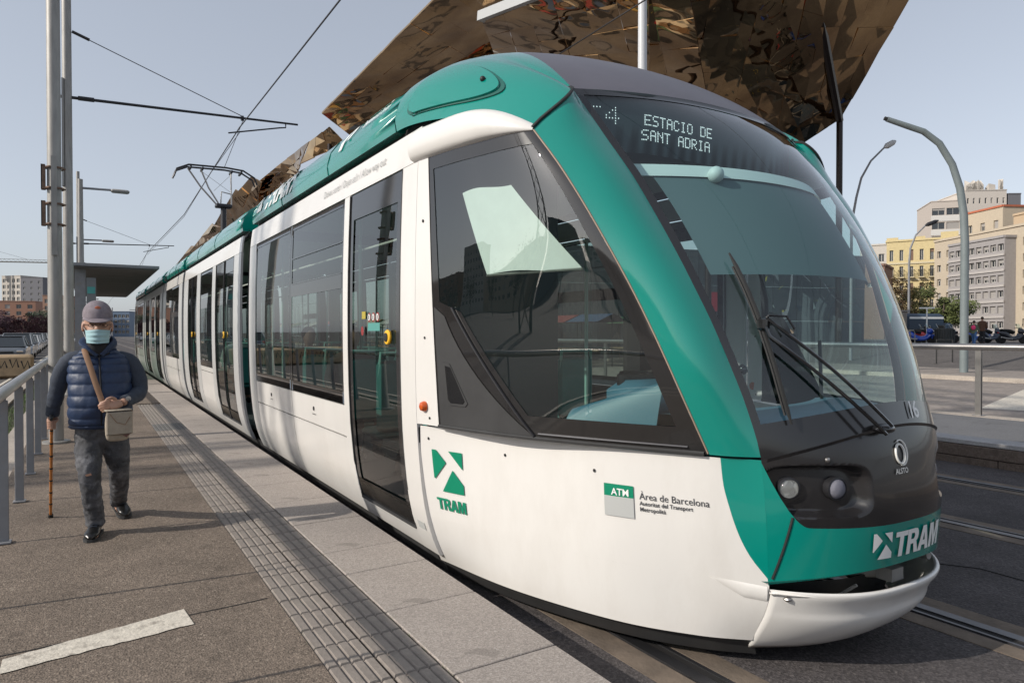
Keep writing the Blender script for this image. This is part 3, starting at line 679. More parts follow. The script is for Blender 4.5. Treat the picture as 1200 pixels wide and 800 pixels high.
# --- lettering and marks ----------------------------------------------------------
def sideS(X, z, out=.007): return (X, YC-side_at(X, z)-out, z)
def mark(name, polys, x0, z0, w_, h_, m, fn):
    mb = MB()
    v, f = flat_fine(polys); mb.add([fn(x0+a*w_, z0+b_*h_) for a, b_, c_ in v], f)
    return mb.build(name, m, T, smooth=False)
TA = [(0,1),(.14,1),(.44,.73),(.44,.70),(.03,.30),(0,.33)]; TB = [(.56,1),(1,1),(1,.60)]; TC_ = [(.66,.56),(1,.24),(1,.02),(.26,.02)]
mark('tram_emblem', [TA,TB,TC_], -3.905, .655, .235, .265, txtg, sideS)
BL = {'T': [[(0,1),(0,.80),(.34,.80),(.34,1)],[(.66,1),(.66,.80),(1,.80),(1,1)],[(.34,0),(.66,0),(.66,1),(.34,1)]],
 'R': [[(0,0),(0,1),(.32,1),(.32,0)],[(.32,1),(.32,.82),(.56,.82),(.62,.78),(.62,1)],[(.62,1),(.62,.78),(.66,.70),(1,.72),(.97,.86),(.86,.97)],[(1,.72),(.66,.70),(.62,.62),(.62,.40),(.86,.48),(.97,.58)],[(.32,.58),(.32,.38),(.62,.40),(.62,.62),(.56,.58)],[(.56,.40),(.70,0),(1.06,0),(.84,.46)]],
 'A': [[(0,0),(.36,1),(.55,1),(.55,.74),(.32,0)],[(.55,1),(.72,1),(1.08,0),(.76,0),(.55,.74)],[(.38,.20),(.44,.40),(.64,.40),(.70,.20)]],
 'M': [[(0,0),(0,1),(.27,1),(.27,0)],[(.93,0),(.93,1),(1.2,1),(1.2,0)],[(.27,1),(.42,1),(.60,.42),(.60,0),(.50,0),(.27,.72)],[(.93,1),(.78,1),(.60,.42),(.60,0),(.70,0),(.93,.72)]]}
def blockname(name, fn, w_, h_, m, parent, shear=0.):
    mb = MB(); x = 0
    for ch in 'TRAM':
        v, f = flat_fine(BL[ch], 2); mb.add([fn((x+a+shear*b_)*w_, b_*h_) for a, b_, c_ in v], f)
        x += {'T':1.02,'R':1.05,'A':1.14,'M':1.3}[ch]
    return mb.build(name, m, parent, smooth=False)
blockname('tram_name', lambda u, v: sideS(-3.905+u, .54+v), .054, .075, txtg, T)
mark('authority_mark', [[(0,0),(1,0),(1,.62),(0,.62)]], -2.725, .715, .145, .165, lgrey, sideS)
mark('authority_mark', [[(0,.62),(1,.62),(1,1),(0,1)]], -2.725, .715, .145, .165, txtg, sideS)
lettering('authority_initials', 'ATM', lambda u, v: sideS(-2.685+u*.85, .825+v, .011), txtw, T, size=.050, bold=.001)
lettering('authority_name', 'Àrea de Barcelona', lambda u, v: sideS(-2.555+u*.80, .818+v, .004), txtk, T, size=.050)
lettering('authority_name', 'Autoritat del Transport', lambda u, v: sideS(-2.555+u*.80, .788+v, .004), txtk, T, size=.030, bold=.0004)
lettering('authority_name', 'Metropolità', lambda u, v: sideS(-2.555+u*.80, .758+v, .004), txtk, T, size=.030, bold=.0004)
fr_ = lambda Y, z, out=.009: (frontx(Y-YC, z)+out, Y, z)
mark('tram_emblem', [TA,TB,TC_], 3.068, .60, .115, .125, txtw, fr_)
blockname('tram_name', lambda u, v: fr_(3.20+u, .60+v), .094, .118, txtw, T, .12)
lettering('fleet_number', '16', lambda u, v: fr_(YC+.075+u, 1.232+v, .012), txtw, T, size=.115, bold=.0015, spacing=.85)
lettering('maker_name', 'ALSTO', lambda u, v: fr_(3.235+u*.95, .985+v, .006), mat('emblem_white', (.75,.74,.70), .4), T, size=.035, bold=.0006)
mb = MB()
mb.tube([fr_(3.29+.035*math.cos(t), 1.075+.045*math.sin(t), .006) for t in [2*math.pi*k/20 for k in range(21)]], .006, 5, cap=False)
mb.tube([fr_(3.30+.048*math.cos(t), 1.08+.058*math.sin(t), .006) for t in [math.pi*(-.6+1.25*k/16) for k in range(17)]], .004, 5); mb.build('maker_emblem', MATS['emblem_white'], T)
# dot-matrix destination
F57 = {'E':'1F10101E10101F','S':'0F10100E01011E','T':'1F040404040404','A':'0E11111F111111','C':'0E11101010110E','I':'0E04040404040E','O':'0E11111111110E','D':'1E11111111111E','N':'11191513111111','R':'1E11111E141211','4':'02060A121F0202',' ':'00000000000000'}
XD = -2.97
def dots(s_, Y0, z0, p, py_, slope=0.):
    mb = MB()
    for i, ch in enumerate(s_):
        for r_, b_ in enumerate(bytes.fromhex(F57[ch])):
            for c_ in range(5):
                if b_ >> (4-c_) & 1:
                    Y = Y0+(i*6+c_)*p; z = z0+(6-r_)*py_; d = .0033; dz = .0033
                    X = bx_(Y-YC)+.006
                    if abs(Y-YC) < .925: mb.add([(X, Y-d, z-dz), (X, Y+d, z-dz), (X, Y+d, z+dz), (X, Y-d, z+dz)], [(0,1,2,3)])
    return mb
dots('ESTACIO DE', 2.785, 2.868, .0095, .0092).build('destination_text', led, T, smooth=False)
dots('SANT ADRIA', 2.766, 2.780, .0095, .0092).build('destination_text', led, T, smooth=False)
dots('T4', 2.45, 2.86, .0175, .0150).build('line_number', led, T, smooth=False)
# advice over the door, names on the fairing
lettering('door_advice', 'Deixeu sortir / Dejen salir / Allow way out', lambda u, v: (-6.05+u, YC-bodyhw(2.84+v)-.008, 2.84+v), mat('pale_print', (.35,.35,.34), .5), T, size=.085, spacing=1.0)
def fairS(X, v, out=.004):
    k = (v)*(len(FP)-1); i = min(int(k), len(FP)-2); t = k-i; h = FP[i][0]*(1-t)+FP[i+1][0]*t; z = FP[i][1]*(1-t)+FP[i+1][1]*t
    return (X, YC-h-out, z+out)
fw_ = mat('fairing_white', (.78,.8,.78), .4)
mb = MB()
v, f = flat_fine([TA, TB, TC_]); mb.add([fairS(-9.0+a*.34, .22+b_*.5, .006) for a, b_, c_ in v], f)
mb.build('fairing_emblem', fw_, T, smooth=False)
blockname('fairing_name', lambda u, v: fairS(-8.55+u, .18+v, .008), .30, .58, fw_, T, .15)
lettering('fairing_note', 'Generalitat de Catalunya', lambda u, v: fairS(-5.20+u*.62, .60+v*1.9, .008), fw_, T, fine=2, size=.085, bold=.001)
lettering('fairing_note', 'Departament de Territori', lambda u, v: fairS(-5.20+u*.62, .44+v*1.9, .008), fw_, T, fine=2, size=.085, bold=.001)
mark('fairing_stripe', [[(0,0),(.2,0),(.6,1),(.4,1)],[(.45,.2),(.6,.2),(1,1),(.82,1)]], 0, 0, 1, 1, fw_, lambda a, b_: fairS(-5.70+a*.40, .30+b_*.45, .008))
# stickers on the first door
sk = lambda X, z, out=.006: (X, YC-bodyhw(z)+.008-out-.004, z)
def sticker(name, x0, z0, w_, h_, m): return MB().add([sk(x0,z0), sk(x0+w_,z0), sk(x0+w_,z0+h_), sk(x0,z0+h_)], [(0,1,2,3)]).build(name, m, T, smooth=False)
sticker('door_sticker', -4.86, 1.665, .24, .058, mat('sticker_teal', (.09,.30,.27), .5)); sticker('door_sticker', -4.99, 1.755, .08, .055, mat('sticker_yellow', (.42,.34,.05), .5))
for k in range(3):
    mb = MB(); x, z = -4.83+k*.085, 1.765
    mb.add([sk(x+.034*math.cos(t), z+.034*math.sin(t)) for t in [2*math.pi*j/16 for j in range(16)]], [tuple(range(16))]); r_ = mb.build('ban_sign', mat('sign_red', (.26,.03,.03), .5), T, smooth=False)
    mb = MB(); mb.add([sk(x+.024*math.cos(t), z+.024*math.sin(t), .009) for t in [2*math.pi*j/16 for j in range(16)]], [tuple(range(16))]); mb.build('ban_disc', txtw, r_, smooth=False)
    mb = MB(); mb.add([sk(x-.006,z-.015,.011), sk(x+.006,z-.015,.011), sk(x+.007,z+.015,.011), sk(x-.005,z+.013,.011)], [(0,1,2,3)]); mb.build('ban_symbol', txtk, r_, smooth=False)
mb = MB(); x, z = -4.98, 1.665
mb.add([sk(x+.03*math.cos(t), z+.036*math.sin(t)) for t in [2*math.pi*j/16 for j in range(16)]], [tuple(range(16))]); mb.build('ban_sign', MATS['sign_red'], T, smooth=False)
# rating plates beside the door foot
for x in (-4.18,): mb = MB(); mb.add([SP(x,.36,-1,.006),SP(x+.11,.36,-1,.006),SP(x+.11,.41,-1,.006),SP(x,.41,-1,.006)], [(0,1,2,3)]); mb.build('rating_plate', lgrey, T, smooth=False)
# hatch keys on the skirt
for x in (-8.05, -6.35):
    mb = MB(); mb.lathe([(.02,0),(.02,-.006)], SP(x, .95), 'Y', 10); 
    mb.add([SP(x-.06,.90,-1,.003),SP(x+.06,.90,-1,.003),SP(x+.06,.893,-1,.003),SP(x-.06,.893,-1,.003)], [(0,1,2,3)]); mb.build('panel_lock', darkmetal, T, smooth=False)
# wiper
def ws_pt(Y, z, out=.05): h = Y-YC; return (frontx(h, z)+out, Y, z+out*.4)
w_ = MB(); w_.tube([ws_pt(2.66+(2.73-2.66)*k/12+.0, 2.02+(1.215-2.02)*k/12, .045) for k in range(13)], [.005]+[.011]*11+[.005], 6, flat=(1,0,0)); wb = w_.build('wiper', mblack, T)
w_ = MB(); w_.tube([ws_pt(2.665+(2.725-2.665)*k/12, 1.96+(1.26-1.96)*k/12, .028) for k in range(13)], .006, 4); w_.build('wiper_blade', rubber, wb)
w_ = MB()
for dy, dz in ((0,0),(-.05,-.035)): w_.tube([ws_pt(2.69+(3.16-2.69)*k/10+dy*(1 if k else .3), 1.69+(1.19-1.69)*k/10+dz*(1 if k else .3), .075) for k in range(11)], .0085, 6)
w_.tube([ws_pt(2.67,1.66,.05), ws_pt(2.70,1.70,.08), ws_pt(2.78,1.70,.07), ws_pt(2.80,1.64,.07)], .006, 5); w_.cbox(ws_pt(2.69,1.67,.055), (.05,.05,.06), .01); w_.ball(ws_pt(3.17,1.19,.03), (.04,.07,.025), 12, 8); w_.build('wiper_arm', black, wb)
# ------------------------------------------------------------------ GROUND, TRACKS, PLATFORMS
def ground_mat(name, col, col2, speck=.5, scale=55., big=.35, rough=.9, bump=.35, crack=0., grime=0.):
    m = bpy.data.materials.new(name); m.use_nodes = True; MATS[name] = m; t = m.node_tree; b = t.nodes['Principled BSDF']; N = t.nodes.new; L = t.links.new
    b.inputs['Roughness'].default_value = rough; b.inputs['Specular IOR Level'].default_value = .3
    tc = N('ShaderNodeTexCoord'); src = tc.outputs['Object']
    def noise(sc, det=5, ro=.6): n = N('ShaderNodeTexNoise'); n.inputs['Scale'].default_value = sc; n.inputs['Detail'].default_value = det; n.inputs['Roughness'].default_value = ro; L(src, n.inputs['Vector']); return n.outputs[0]
    def ramp(i, p0, p1, c0, c1): r = N('ShaderNodeValToRGB'); r.color_ramp.elements[0].position = p0; r.color_ramp.elements[1].position = p1; r.color_ramp.elements[0].color = (*c0,1); r.color_ramp.elements[1].color = (*c1,1); L(i, r.inputs[0]); return r.outputs[0]
    def mixc(f, a, c_, mode='MIX'): mx = N('ShaderNodeMix'); mx.data_type = 'RGBA'; mx.blend_type = mode; (L(f, mx.inputs[0]) if not isinstance(f, float) else setattr(mx.inputs[0], 'default_value', f)); L(a, mx.inputs[6]); (L(c_, mx.inputs[7]) if hasattr(c_, 'node') else setattr(mx.inputs[7], 'default_value', (*c_,1))); return mx.outputs[2]
    base = ramp(noise(1.3, 6), .35, .68, [c*(1-big*.5) for c in col], [c*(1+big*.5) for c in col])
    v = N('ShaderNodeTexVoronoi'); v.inputs['Scale'].default_value = scale; L(src, v.inputs['Vector'])
    g = ramp(v.outputs['Color'], .25, .75, [c*(1-speck) for c in (1,1,1)], [1+speck*.6]*3)
    out = mixc(1.0, base, g, 'MULTIPLY')
    sp = ramp(noise(scale*.45, 2, .5), .62, .70, (0,0,0), (.55,.55,.55)); out = mixc(sp, out, col2)
    if grime: out = mixc(ramp(noise(.55, 9, .7), .48, .66, (0,0,0), (grime,)*3), out, [c*.35 for c in col])
    st = ramp(noise(5.5, 3, .4), .66, .70, (0,0,0), (.42,.42,.42)); out = mixc(st, out, [c*.45 for c in col])
    L(out, b.inputs['Base Color'])
    bp = N('ShaderNodeBump'); bp.inputs['Strength'].default_value = bump; bp.inputs['Distance'].default_value = .006; L(v.outputs['Distance'], bp.inputs['Height'])
    bp2 = N('ShaderNodeBump'); bp2.inputs['Strength'].default_value = bump*.8; bp2.inputs['Distance'].default_value = .01; L(noise(scale*.5, 4), bp2.inputs['Height']); L(bp.outputs[0], bp2.inputs['Normal']); L(bp2.outputs[0], b.inputs['Normal'])
    return m
asph = ground_mat('platform_asphalt', (.188,.150,.120), (.37,.31,.25), .32, 115, .42, bump=.55)
trackm = ground_mat('track_asphalt', (.085,.076,.076), (.19,.17,.16), .35, 90, .35, bump=.5, grime=.5)
roadm = ground_mat('road_asphalt', (.115,.105,.10), (.2,.18,.17), .25, 40, .25)
granite = ground_mat('paving_granite', (.335,.295,.265), (.50,.46,.43), .22, 160, .10, bump=.15)
concrete = ground_mat('kerb_concrete', (.40,.35,.30), (.52,.47,.42), .12, 60, .25, bump=.2)
plazam = ground_mat('plaza_paving', (.27,.235,.21), (.36,.32,.28), .15, 12, .3)
tilem = mat('tactile_tile', (.235,.205,.18), .8, var=.22, vscale=9, bump=.3, bscale=90, dirt=.4, dcol=(.12,.10,.09), dscale=3)
tilem2 = mat('tactile_tile_dark', (.13,.125,.12), .8, var=.2, vscale=9, bump=.3, bscale=90)
paint = mat('road_paint', (.60,.55,.47), .85, var=.18, vscale=40, bump=.4, bscale=80, dirt=.9, dcol=(.20,.17,.14), dscale=14)
railst = mat('rail_steel', (.13,.13,.14), .42, metal=.9, var=.2)
groove = mat('rail_groove', (.012,.011,.011), .8)
grassm = mat('grass_blade', (.07,.13,.025), .8, var=.4, vscale=3)
dirt = mat('joint_dirt', (.055,.045,.035), .95, var=.3)
# terrain: one sheet to the horizon, rising gently beyond the plaza
def hgt(x, y):
    t = min(max((y-31)/11, 0), 1); return -.02+.97*t*t*(3-2*t)
mb = MB(); xs_ = [-1800,-900,-500,-300,-200,-120,-90,-70,-60,-50,-40,-30,-20,-10,0,10,20,40,80,200,500,1500]; ys_ = [-1500,-600,-300,-120,-60,-30,-10,0,10,20,27,29,31,33,35,37,39,41,43,46,60,90,150,300,600,1500]
vs = [(x, y, hgt(x, y)) for y in ys_ for x in xs_]; nx = len(xs_)
mb.add(vs, [(j*nx+i, j*nx+i+1, (j+1)*nx+i+1, (j+1)*nx+i) for j in range(len(ys_)-1) for i in range(nx-1)]); struct('ground', mb, roadm, True)
mb = MB(); mb.box(-400, 60, 1.76, 9.40, -.3, 0); tb = struct('track_bed', mb, trackm)
def rail(Y):
    mb = MB(); mb.box(-400, 60, Y-.035, Y+.035, -.1, .012); 
    r_ = tag(mb.build('tram_rail', railst, None, smooth=False), {2.47:'nearest tram rail, running under the near side of the tram',4.25:'second tram rail, coming out from under the far side of the bumper',6.36:'third tram rail, thin bright line crossing the empty track',8.30:'farthest tram rail, beside the opposite platform wall'}[Y], 'tram rail', 'tram rails set in the asphalt')
    s_ = -1 if Y in (4.25, 8.30) else 1
    mb = MB(); mb.box(-400, 60, Y+s_*.035, Y+s_*.085, -.1, .004); mb.build('rail_groove', groove, r_, smooth=False)
    mb = MB(); mb.box(-400, 60, Y+s_*.085, Y+s_*.105, -.1, .010); mb.build('rail_flange', railst, r_, smooth=False)
    for a in (-.19, .125): mb = MB(); mb.box(-400, 60, Y+s_*a, Y+s_*(a+(.15 if a < 0 else .13)), -.1, .004); mb.build('rail_concrete', mat('rail_bed_concrete', (.14,.11,.085), .9, var=.35, vscale=5, bump=.4, bscale=40, dirt=.5, dscale=2), r_, smooth=False)
for Y in (2.47, 4.25, 6.36, 8.30): rail(Y)
for k, P in enumerate(([(-1.2,2.95),(-.9,3.0),(-.75,3.12),(-.45,3.1),(-.2,3.2)], [(-2.6,5.1),(-2.3,5.3),(-1.8,5.28)])):
    mb = MB(); mb.tube([(x, y, .0) for x, y in P], .008, 4); tag(mb.build('asphalt_crack', groove), kind='structure')
# near platform
mb = MB(); mb.box(-90, 6, -.62, .815, -.3, .296); pf = struct('platform', mb, asph)
mb = MB(); mb.box(-90, -14.8, .815, 1.22, -.3, .297); mb.box(-14.8, 6, .815, 1.225, -.3, .268); mb.build('platform_strip_bed', asph, pf, smooth=False)
mb = MB(); mb.box(-90, 6, 1.225, 1.70, -.3, .262); mb.box(-90, 6, 1.69, 1.715, -.3, .2); mb.build('platform_edge_wall', concrete, pf, smooth=False)
# edge slabs: each slab a piece
rnd = random.Random(3); x = 1.2; slabs = {}
while x > -62:
    L_ = rnd.choice([.72,.72,.42,.72,.60]) if x > -9 else .72
    if abs(x-(-3.06)) < .35 and x > -3.3: pass
    key = round(L_, 2)
    if key not in slabs: slabs[key] = MB().cbox((0,0,0), (key-.008, .492, .05), .004).mesh('paving_slab', granite, smooth=False)
    o = put('paving_slab', slabs[key], pf, (x-L_/2, 1.474, .275+rnd.uniform(-.001,.001))); o.rotation_euler = (rnd.uniform(-.002,.002), rnd.uniform(-.002,.002), 0); x -= L_
mb = MB(); mb.box(-90, -62, 1.228, 1.72, .25, .3); mb.build('paving_slab', granite, pf, smooth=False)
# tactile tiles
def tile():
    mb = MB(); mb.box(-.0985, .0985, -.0985, .0985, -.02, 0)
    for k in range(4):
        y = -.075+k*.05; a, b_ = .0225, .016
        vs = [(-.096,y-a,0),(-.096,y+a,0),(.096,y+a,0),(.096,y-a,0),(-.092,y-b_,.010),(-.092,y+b_,.010),(.092,y+b_,.010),(.092,y-b_,.010)]
        mb.add(vs, [(4,5,6,7),(0,1,5,4),(1,2,6,5),(2,3,7,6),(3,0,4,7)])
    return mb
t1 = tile().mesh('tactile_tile', tilem, smooth=False); t2 = tile().mesh('tactile_tile', tilem2, smooth=False)
i = 0; x = -1.0
while x > -14.7:
    for k, y in enumerate((.918, 1.122)):
        dark = abs(x+10.9) < .42
        o = put('tactile_tile', t2 if dark else t1, pf, (x, y, .290+rnd.uniform(-.0015,.0015))); o.rotation_euler = (rnd.uniform(-.006,.006), rnd.uniform(-.006,.006), rnd.uniform(-.008,.008))
    x -= .2015
mb = MB(); mb.box(-14.8, 1.2, 1.019, 1.021, .27, .293); mb.build('tile_joint', dirt, pf, smooth=False)
# joints across the asphalt, painted bar
for x in [-3.60,-8.4,-13.2,-18,-22.8,-27.6]:
    mb = MB()
    P = [(x+rnd.uniform(-.006,.006)+(.05 if x == -3.6 else 0)*(y-.8)*-1, y) for y in [-.62+.1*k for k in range(15)]]
    mb.add([(a-.004, b_, .2985) for a, b_ in P]+[(a+.004, b_, .2985) for a, b_ in P], [(k, k+1, 16+k, 15+k) for k in range(14)]); mb.build('asphalt_joint', groove, pf, smooth=False)
rj = random.Random(5); top = []; bot = []
for k in range(25):
    u = k/24; top.append((-3.50+(-.17)*u+rj.uniform(-.004,.004), -.30+.70*u, .3005)); bot.append((-3.36-.10*u+rj.uniform(-.006,.006), -.30+.72*u, .3005))
mb = MB(); mb.add(top+bot, [(k, k+1, 26+k, 25+k) for k in range(24)]); tag(mb.build('painted_bar', paint, None, smooth=False), kind='structure')
# leaf, pebbles and weeds in the joints
gr = MB(); rg = random.Random(11)
def tuft(x, y, z, n, h):
    for _ in range(n):
        a = rg.uniform(0, 6.28); l = h*rg.uniform(.5, 1.2); dx, dy = math.cos(a)*l*.7, math.sin(a)*l*.7; px_, py_ = x+rg.uniform(-.02,.02), y+rg.uniform(-.012,.012); w_ = .003+h*.04
        gr.add([(px_-dy*w_*8, py_+dx*w_*8, z), (px_+dy*w_*8, py_-dx*w_*8, z), (px_+dx, py_+dy, z+l)], [(0,1,2)])
for _ in range(70): tuft(rg.uniform(-3.1,-1.9), 1.226, .288, 3, .022)
for _ in range(18): tuft(rg.uniform(-3.7,-2.9), .813, .292, 3, .018)
tag(gr.build('joint_weeds', grassm, None, smooth=False), kind='stuff')
gr = MB()
for _ in range(6500):
    x = -3.5-30*rg.random()**1.6; tuft(x, rg.uniform(-1.35,-.95), .03, 2, .09)
tag(gr.build('verge_grass', grassm, None, smooth=False), kind='stuff')
mb = MB(); mb.box(-90, 6, -.93, -.62, -.3, .22); struct('kerb_strip', mb, concrete)
mb = MB(); mb.box(-120, 6, -1.45, -.935, -.3, .04); struct('verge_soil', mb, dirt)
# opposite platform
mb = MB(); mb.box(-120, 30, 9.82, 12.55, -.3, .296); op = struct('opposite_platform', mb, ground_mat('asphalt_smooth', (.15,.15,.155), (.25,.24,.24), .15, 90, .15))
mb = MB(); mb.box(-120, 30, 9.46, 9.82, -.3, .24); mb.build('platform_edge_wall', concrete, op, smooth=False)
cm_ = MB().cbox((0,0,0), (1.19,.40,.055), .005).mesh('edge_slab', ground_mat('coping_grey', (.36,.35,.35), (.5,.5,.5), .1, 90, .15), smooth=False)
wm_ = MB().cbox((0,0,0), (1.19,.06,.145), .006).mesh('wall_block', ground_mat('wall_block', (.15,.115,.095), (.22,.18,.15), .2, 60, .5, grime=.5), smooth=False)
for k in range(45):
    x = 3-1.2*k; put('edge_slab', cm_, op, (x, 9.62, .272)); put('wall_block', wm_, op, (x, 9.44, .165)); put('wall_block', wm_, op, (x-.3, 9.445, .012))
mb = MB(); mb.box(-120, 30, 12.20, 12.55, .2, .302); mb.build('pale_kerb', concrete, op, smooth=False)
mb = MB(); mb.box(-140, 40, 12.55, 26.0, -.3, -.0); struct('side_road', mb, plazam)
mb = MB(); mb.box(-140, 40, 25.9, 26.3, -.3, .15); kb = struct('pavement_kerb', mb, concrete)
for k in range(60): pass
mb = MB(); mb.box(-140, 40, 26.3, 31.2, -.3, .146); struct('far_pavement', mb, plazam)
mb = MB()
for a, b_ in ((16.7, 17.3), (19.2, 20.2)): pass
mb.add([(-7.24,16.6,.004),(-6.4,16.9,.004),(-6.9,24,.004),(-8.9,23,.004)], [(0,1,2,3)]); mb.add([(-9.0,25.4,.004),(-9.0,25.6,.004),(20,25.6,.004),(20,25.4,.004)], [(0,1,2,3)])
tag(mb.build('road_marking', paint, None, smooth=False), kind='structure')
mb = MB(); 
for k in range(9): mb.add([(-32+k*5, 32.6, hgt(0,32.6)+.01),(-29.5+k*5, 32.6, hgt(0,32.6)+.01),(-29.5+k*5, 32.9, hgt(0,32.9)+.012),(-32+k*5, 32.9, hgt(0,32.9)+.012)], [(0,1,2,3)])
tag(mb.build('lane_marking', paint, None, smooth=False), kind='structure')
mb = MB(); mb.box(-200, 6, -1.62, -1.45, -.3, .09); struct('road_kerb', mb, concrete)
mb = MB(); mb.box(-200, 6, -2.35, -2.25, -.2, .004); struct('lane_line', mb, paint)
# near railing
fn_ = thing('handrail', 'grey tube handrail on flat posts along the left platform edge', 'handrail', (0,0,0))
mb = MB(); mb.tube([(x, -.455, 1.262) for x in np.linspace(-1.5, -44, 60)], .038, 14); mb.build('rail_tube', steel, fn_)
pm = MB().box(-.008,.008,-.032,.032,0,.91).cbox((0,0,.008),(.12,.12,.016),.003).mesh('post', postgrey, smooth=False)
pm2 = MB().cbox((0,0,.46),(.016,.060,.92),.003).cbox((0,0,.008),(.08,.085,.012),.002).cbox((0,0,.93),(.025,.04,.05),.01).mesh('post', postgrey, smooth=False)
for k in range(32): put('post', pm2, fn_, (-2.90-1.27*k, -.455, .297))
# far railing
f2 = thing('handrail', 'bright steel handrail with double flat posts on the opposite platform', 'handrail', (0,0,0))
mb = MB(); mb.tube([(x, 12.35, 1.42) for x in np.linspace(12, -60, 30)], .055, 14); mb.build('rail_tube', steel, f2)
pm3 = MB().cbox((0,-.022,.53),(.09,.014,1.06),.002).cbox((0,.022,.53),(.09,.014,1.06),.002).cbox((0,0,1.0),(.05,.03,.12),.002).cbox((0,0,.008),(.14,.14,.016),.003).mesh('post', steel, smooth=False)
for k in range(22): put('post', pm3, f2, (-5.4+3.14*4-3.14*k, 12.35, .30))
# ------------------------------------------------------------------ POLES, CATENARY, SHELTER
cp = thing('catenary_pole', 'tall galvanised mast with rusty bracket boxes, nearest to the man', 'pole', (-10.1, -.31, .297))
mb = MB(); mb.tube([(0,0,0),(0,0,2.6),(0,0,2.62),(0,0,9.5)], [.080,.078,.076,.068], 20); mb.build('mast', galv, cp)
mb = MB(); mb.lathe([(.15,0),(.15,.025),(.11,.03)], n=16); mb.build('base_flange', galv, cp)
for z in (3.12, 2.68):      # bracket boxes
    mb = MB()
    for zz in (0, .25): mb.tube([(.0,-.12,z+zz),(.09,-.05,z+zz),(.09,.07,z+zz),(.0,.11,z+zz),(-.09,.07,z+zz),(-.09,-.05,z+zz),(.0,-.12,z+zz)], .013, 5)
    mb.build('pole_clamp', rust, cp); mb = MB(); mb.box(-.05,.05,-.135,-.125,z-.02,z+.28); mb.box(-.05,-.04,-.135,-.09,z-.02,z+.28); mb.box(.04,.05,-.135,-.09,z-.02,z+.28); mb.build('clamp_plate', rust, cp, smooth=False)
mb = MB(); mb.box(.080,.11,-.03,.03,2.3,3.5); mb.build('cable_cover', galv, cp, smooth=False)
mb = MB(); mb.tube([(0,0,5.78),(0,.55,5.80)], .03, 8); a_ = mb.build('lamp_arm', postgrey, cp); mb = MB(); mb.cbox((0,.80,5.77),(.2,.46,.08),.03); mb.build('lamp_head', galv, a_)
def catenary(x, y, label, gl, reach=4.9):
    c_ = thing('catenary_pole', label, 'pole', (x, y, .297), group='masts carrying the overhead wire')
    mb = MB(); mb.tube([(0,0,0),(0,0,10.5)], [.10,.085], 14); mb.box(-.03,.10,-.10,-.06,4.5,6.8); mb.build('mast', galv, c_)
    mb = MB(); mb.lathe([(.2,0),(.2,.03)], n=12); mb.build('base_flange', galv, c_)
    mb = MB(); mb.tube([(0,-.2,6.42),(0,reach,6.62)], [.035,.025], 8); mb.ball((0,-.22,6.42), .06, 8, 6); mb.tube([(0,.2,6.44),(0,.5,6.45)], [.05,.05], 8); mb.tube([(0,reach-1.3,6.565),(0,reach-1.36,6.56)], .065, 8); ar = mb.build('bracket_arm', darkmetal, c_)
    mb = MB(); mb.tube([(0,.1,7.85),(0,reach-1.3,6.60)], .010, 5); mb.tube([(0,.1,7.85),(0,.42,7.74)], .035, 6); mb.build('stay_wire', wiremat, ar)
    mb = MB(); mb.tube([(0,reach-.30,6.60),(0,reach-.30,6.50),(0,reach-.45,6.47),(.0,reach-1.65,6.16)], .018, 6); mb.build('steady_arm', darkmetal, ar)
    mb = MB(); mb.tube([(0,reach-1.3,6.55),(0,reach-1.75,5.3)], .008, 4); mb.build('dropper', wiremat, ar)
    return c_
cat1 = catenary(-17.6, -.3, 'thick mast with the first long bracket arm over the track, just behind the bracket-box mast', '')
cat2 = catenary(-46, -.3, 'distant mast whose bracket arm reaches over the shelter roof', '')
cat3 = catenary(-74, -.3, 'farthest mast with a bracket arm, above the shelter roof corner', '')
mb = MB(); P = [(12,YC+.10,6.66),(-17.6,YC-.16,6.62),(-30,YC+.0,6.35),(-46,YC-.2,6.42),(-74,YC+.2,6.42),(-110,YC-.2,6.42),(-200,YC,6.42)]
mb.tube(P, .014, 5); mb.tube([(-17.6,YC-.16,6.5),(-22,YC-.2,6.35),(-30,YC,6.27),(-46,YC-.2,6.3)], .008, 4); tag(mb.build('contact_wire', wiremat), 'thin dark overhead wire running above the tram roof', 'overhead wire')
mb = MB(); mb.tube([(8,7.4,7.2),(-16.5,7.4,6.6),(-46,7.4,6.6)], .012, 5); tag(mb.build('contact_wire', wiremat), 'overhead wire above the empty far track, crossing in front of the golden roof', 'overhead wire')
mb = MB(); mb.tube([(-16.6,7.4,6.6),(-8,9.8,9.8),(-2,12,12)], .008, 5)
wp = thing('catenary_pole', 'white round pole rising behind the cab roof in front of the golden canopy', 'pole', (-16.53, 15.29, 0)); mb = MB(); mb.tube([(0,0,0),(0,0,16)], [.17,.13], 14); mb.build('mast', mat('pole_white', (.55,.56,.58), .45), wp); mb = MB(); mb.lathe([(.25,0),(.25,.03)], n=12); mb.build('base_flange', galv, wp)
def platform_lamp(x, y, label):
    l = thing('street_lamp', label, 'street lamp', (x, y, .297), group='lamps along the platform')
    mb = MB(); mb.tube([(0,0,0),(0,0,6.0)], [.10,.07], 12); mb.build('post', galv, l)
    mb = MB(); mb.tube([(0,0,5.74),(0,.8,5.76)], .035, 8); a_ = mb.build('lamp_arm', postgrey, l); mb = MB(); mb.cbox((0,1.05,5.74),(.26,.5,.1),.035); mb.build('lamp_head', galv, a_)
platform_lamp(-24.5, -.1, 'nearest lamp on a short arm, between the thick masts and the shelter'); platform_lamp(-38, -.1, 'second lamp on a short arm above the shelter roof'); platform_lamp(-51.8, -.1, 'lowest and farthest lamp arm just above the shelter roof')
sh = thing('tram_shelter', 'grey flat-roofed platform shelter behind the man', 'shelter', (-28, -.1, .297))
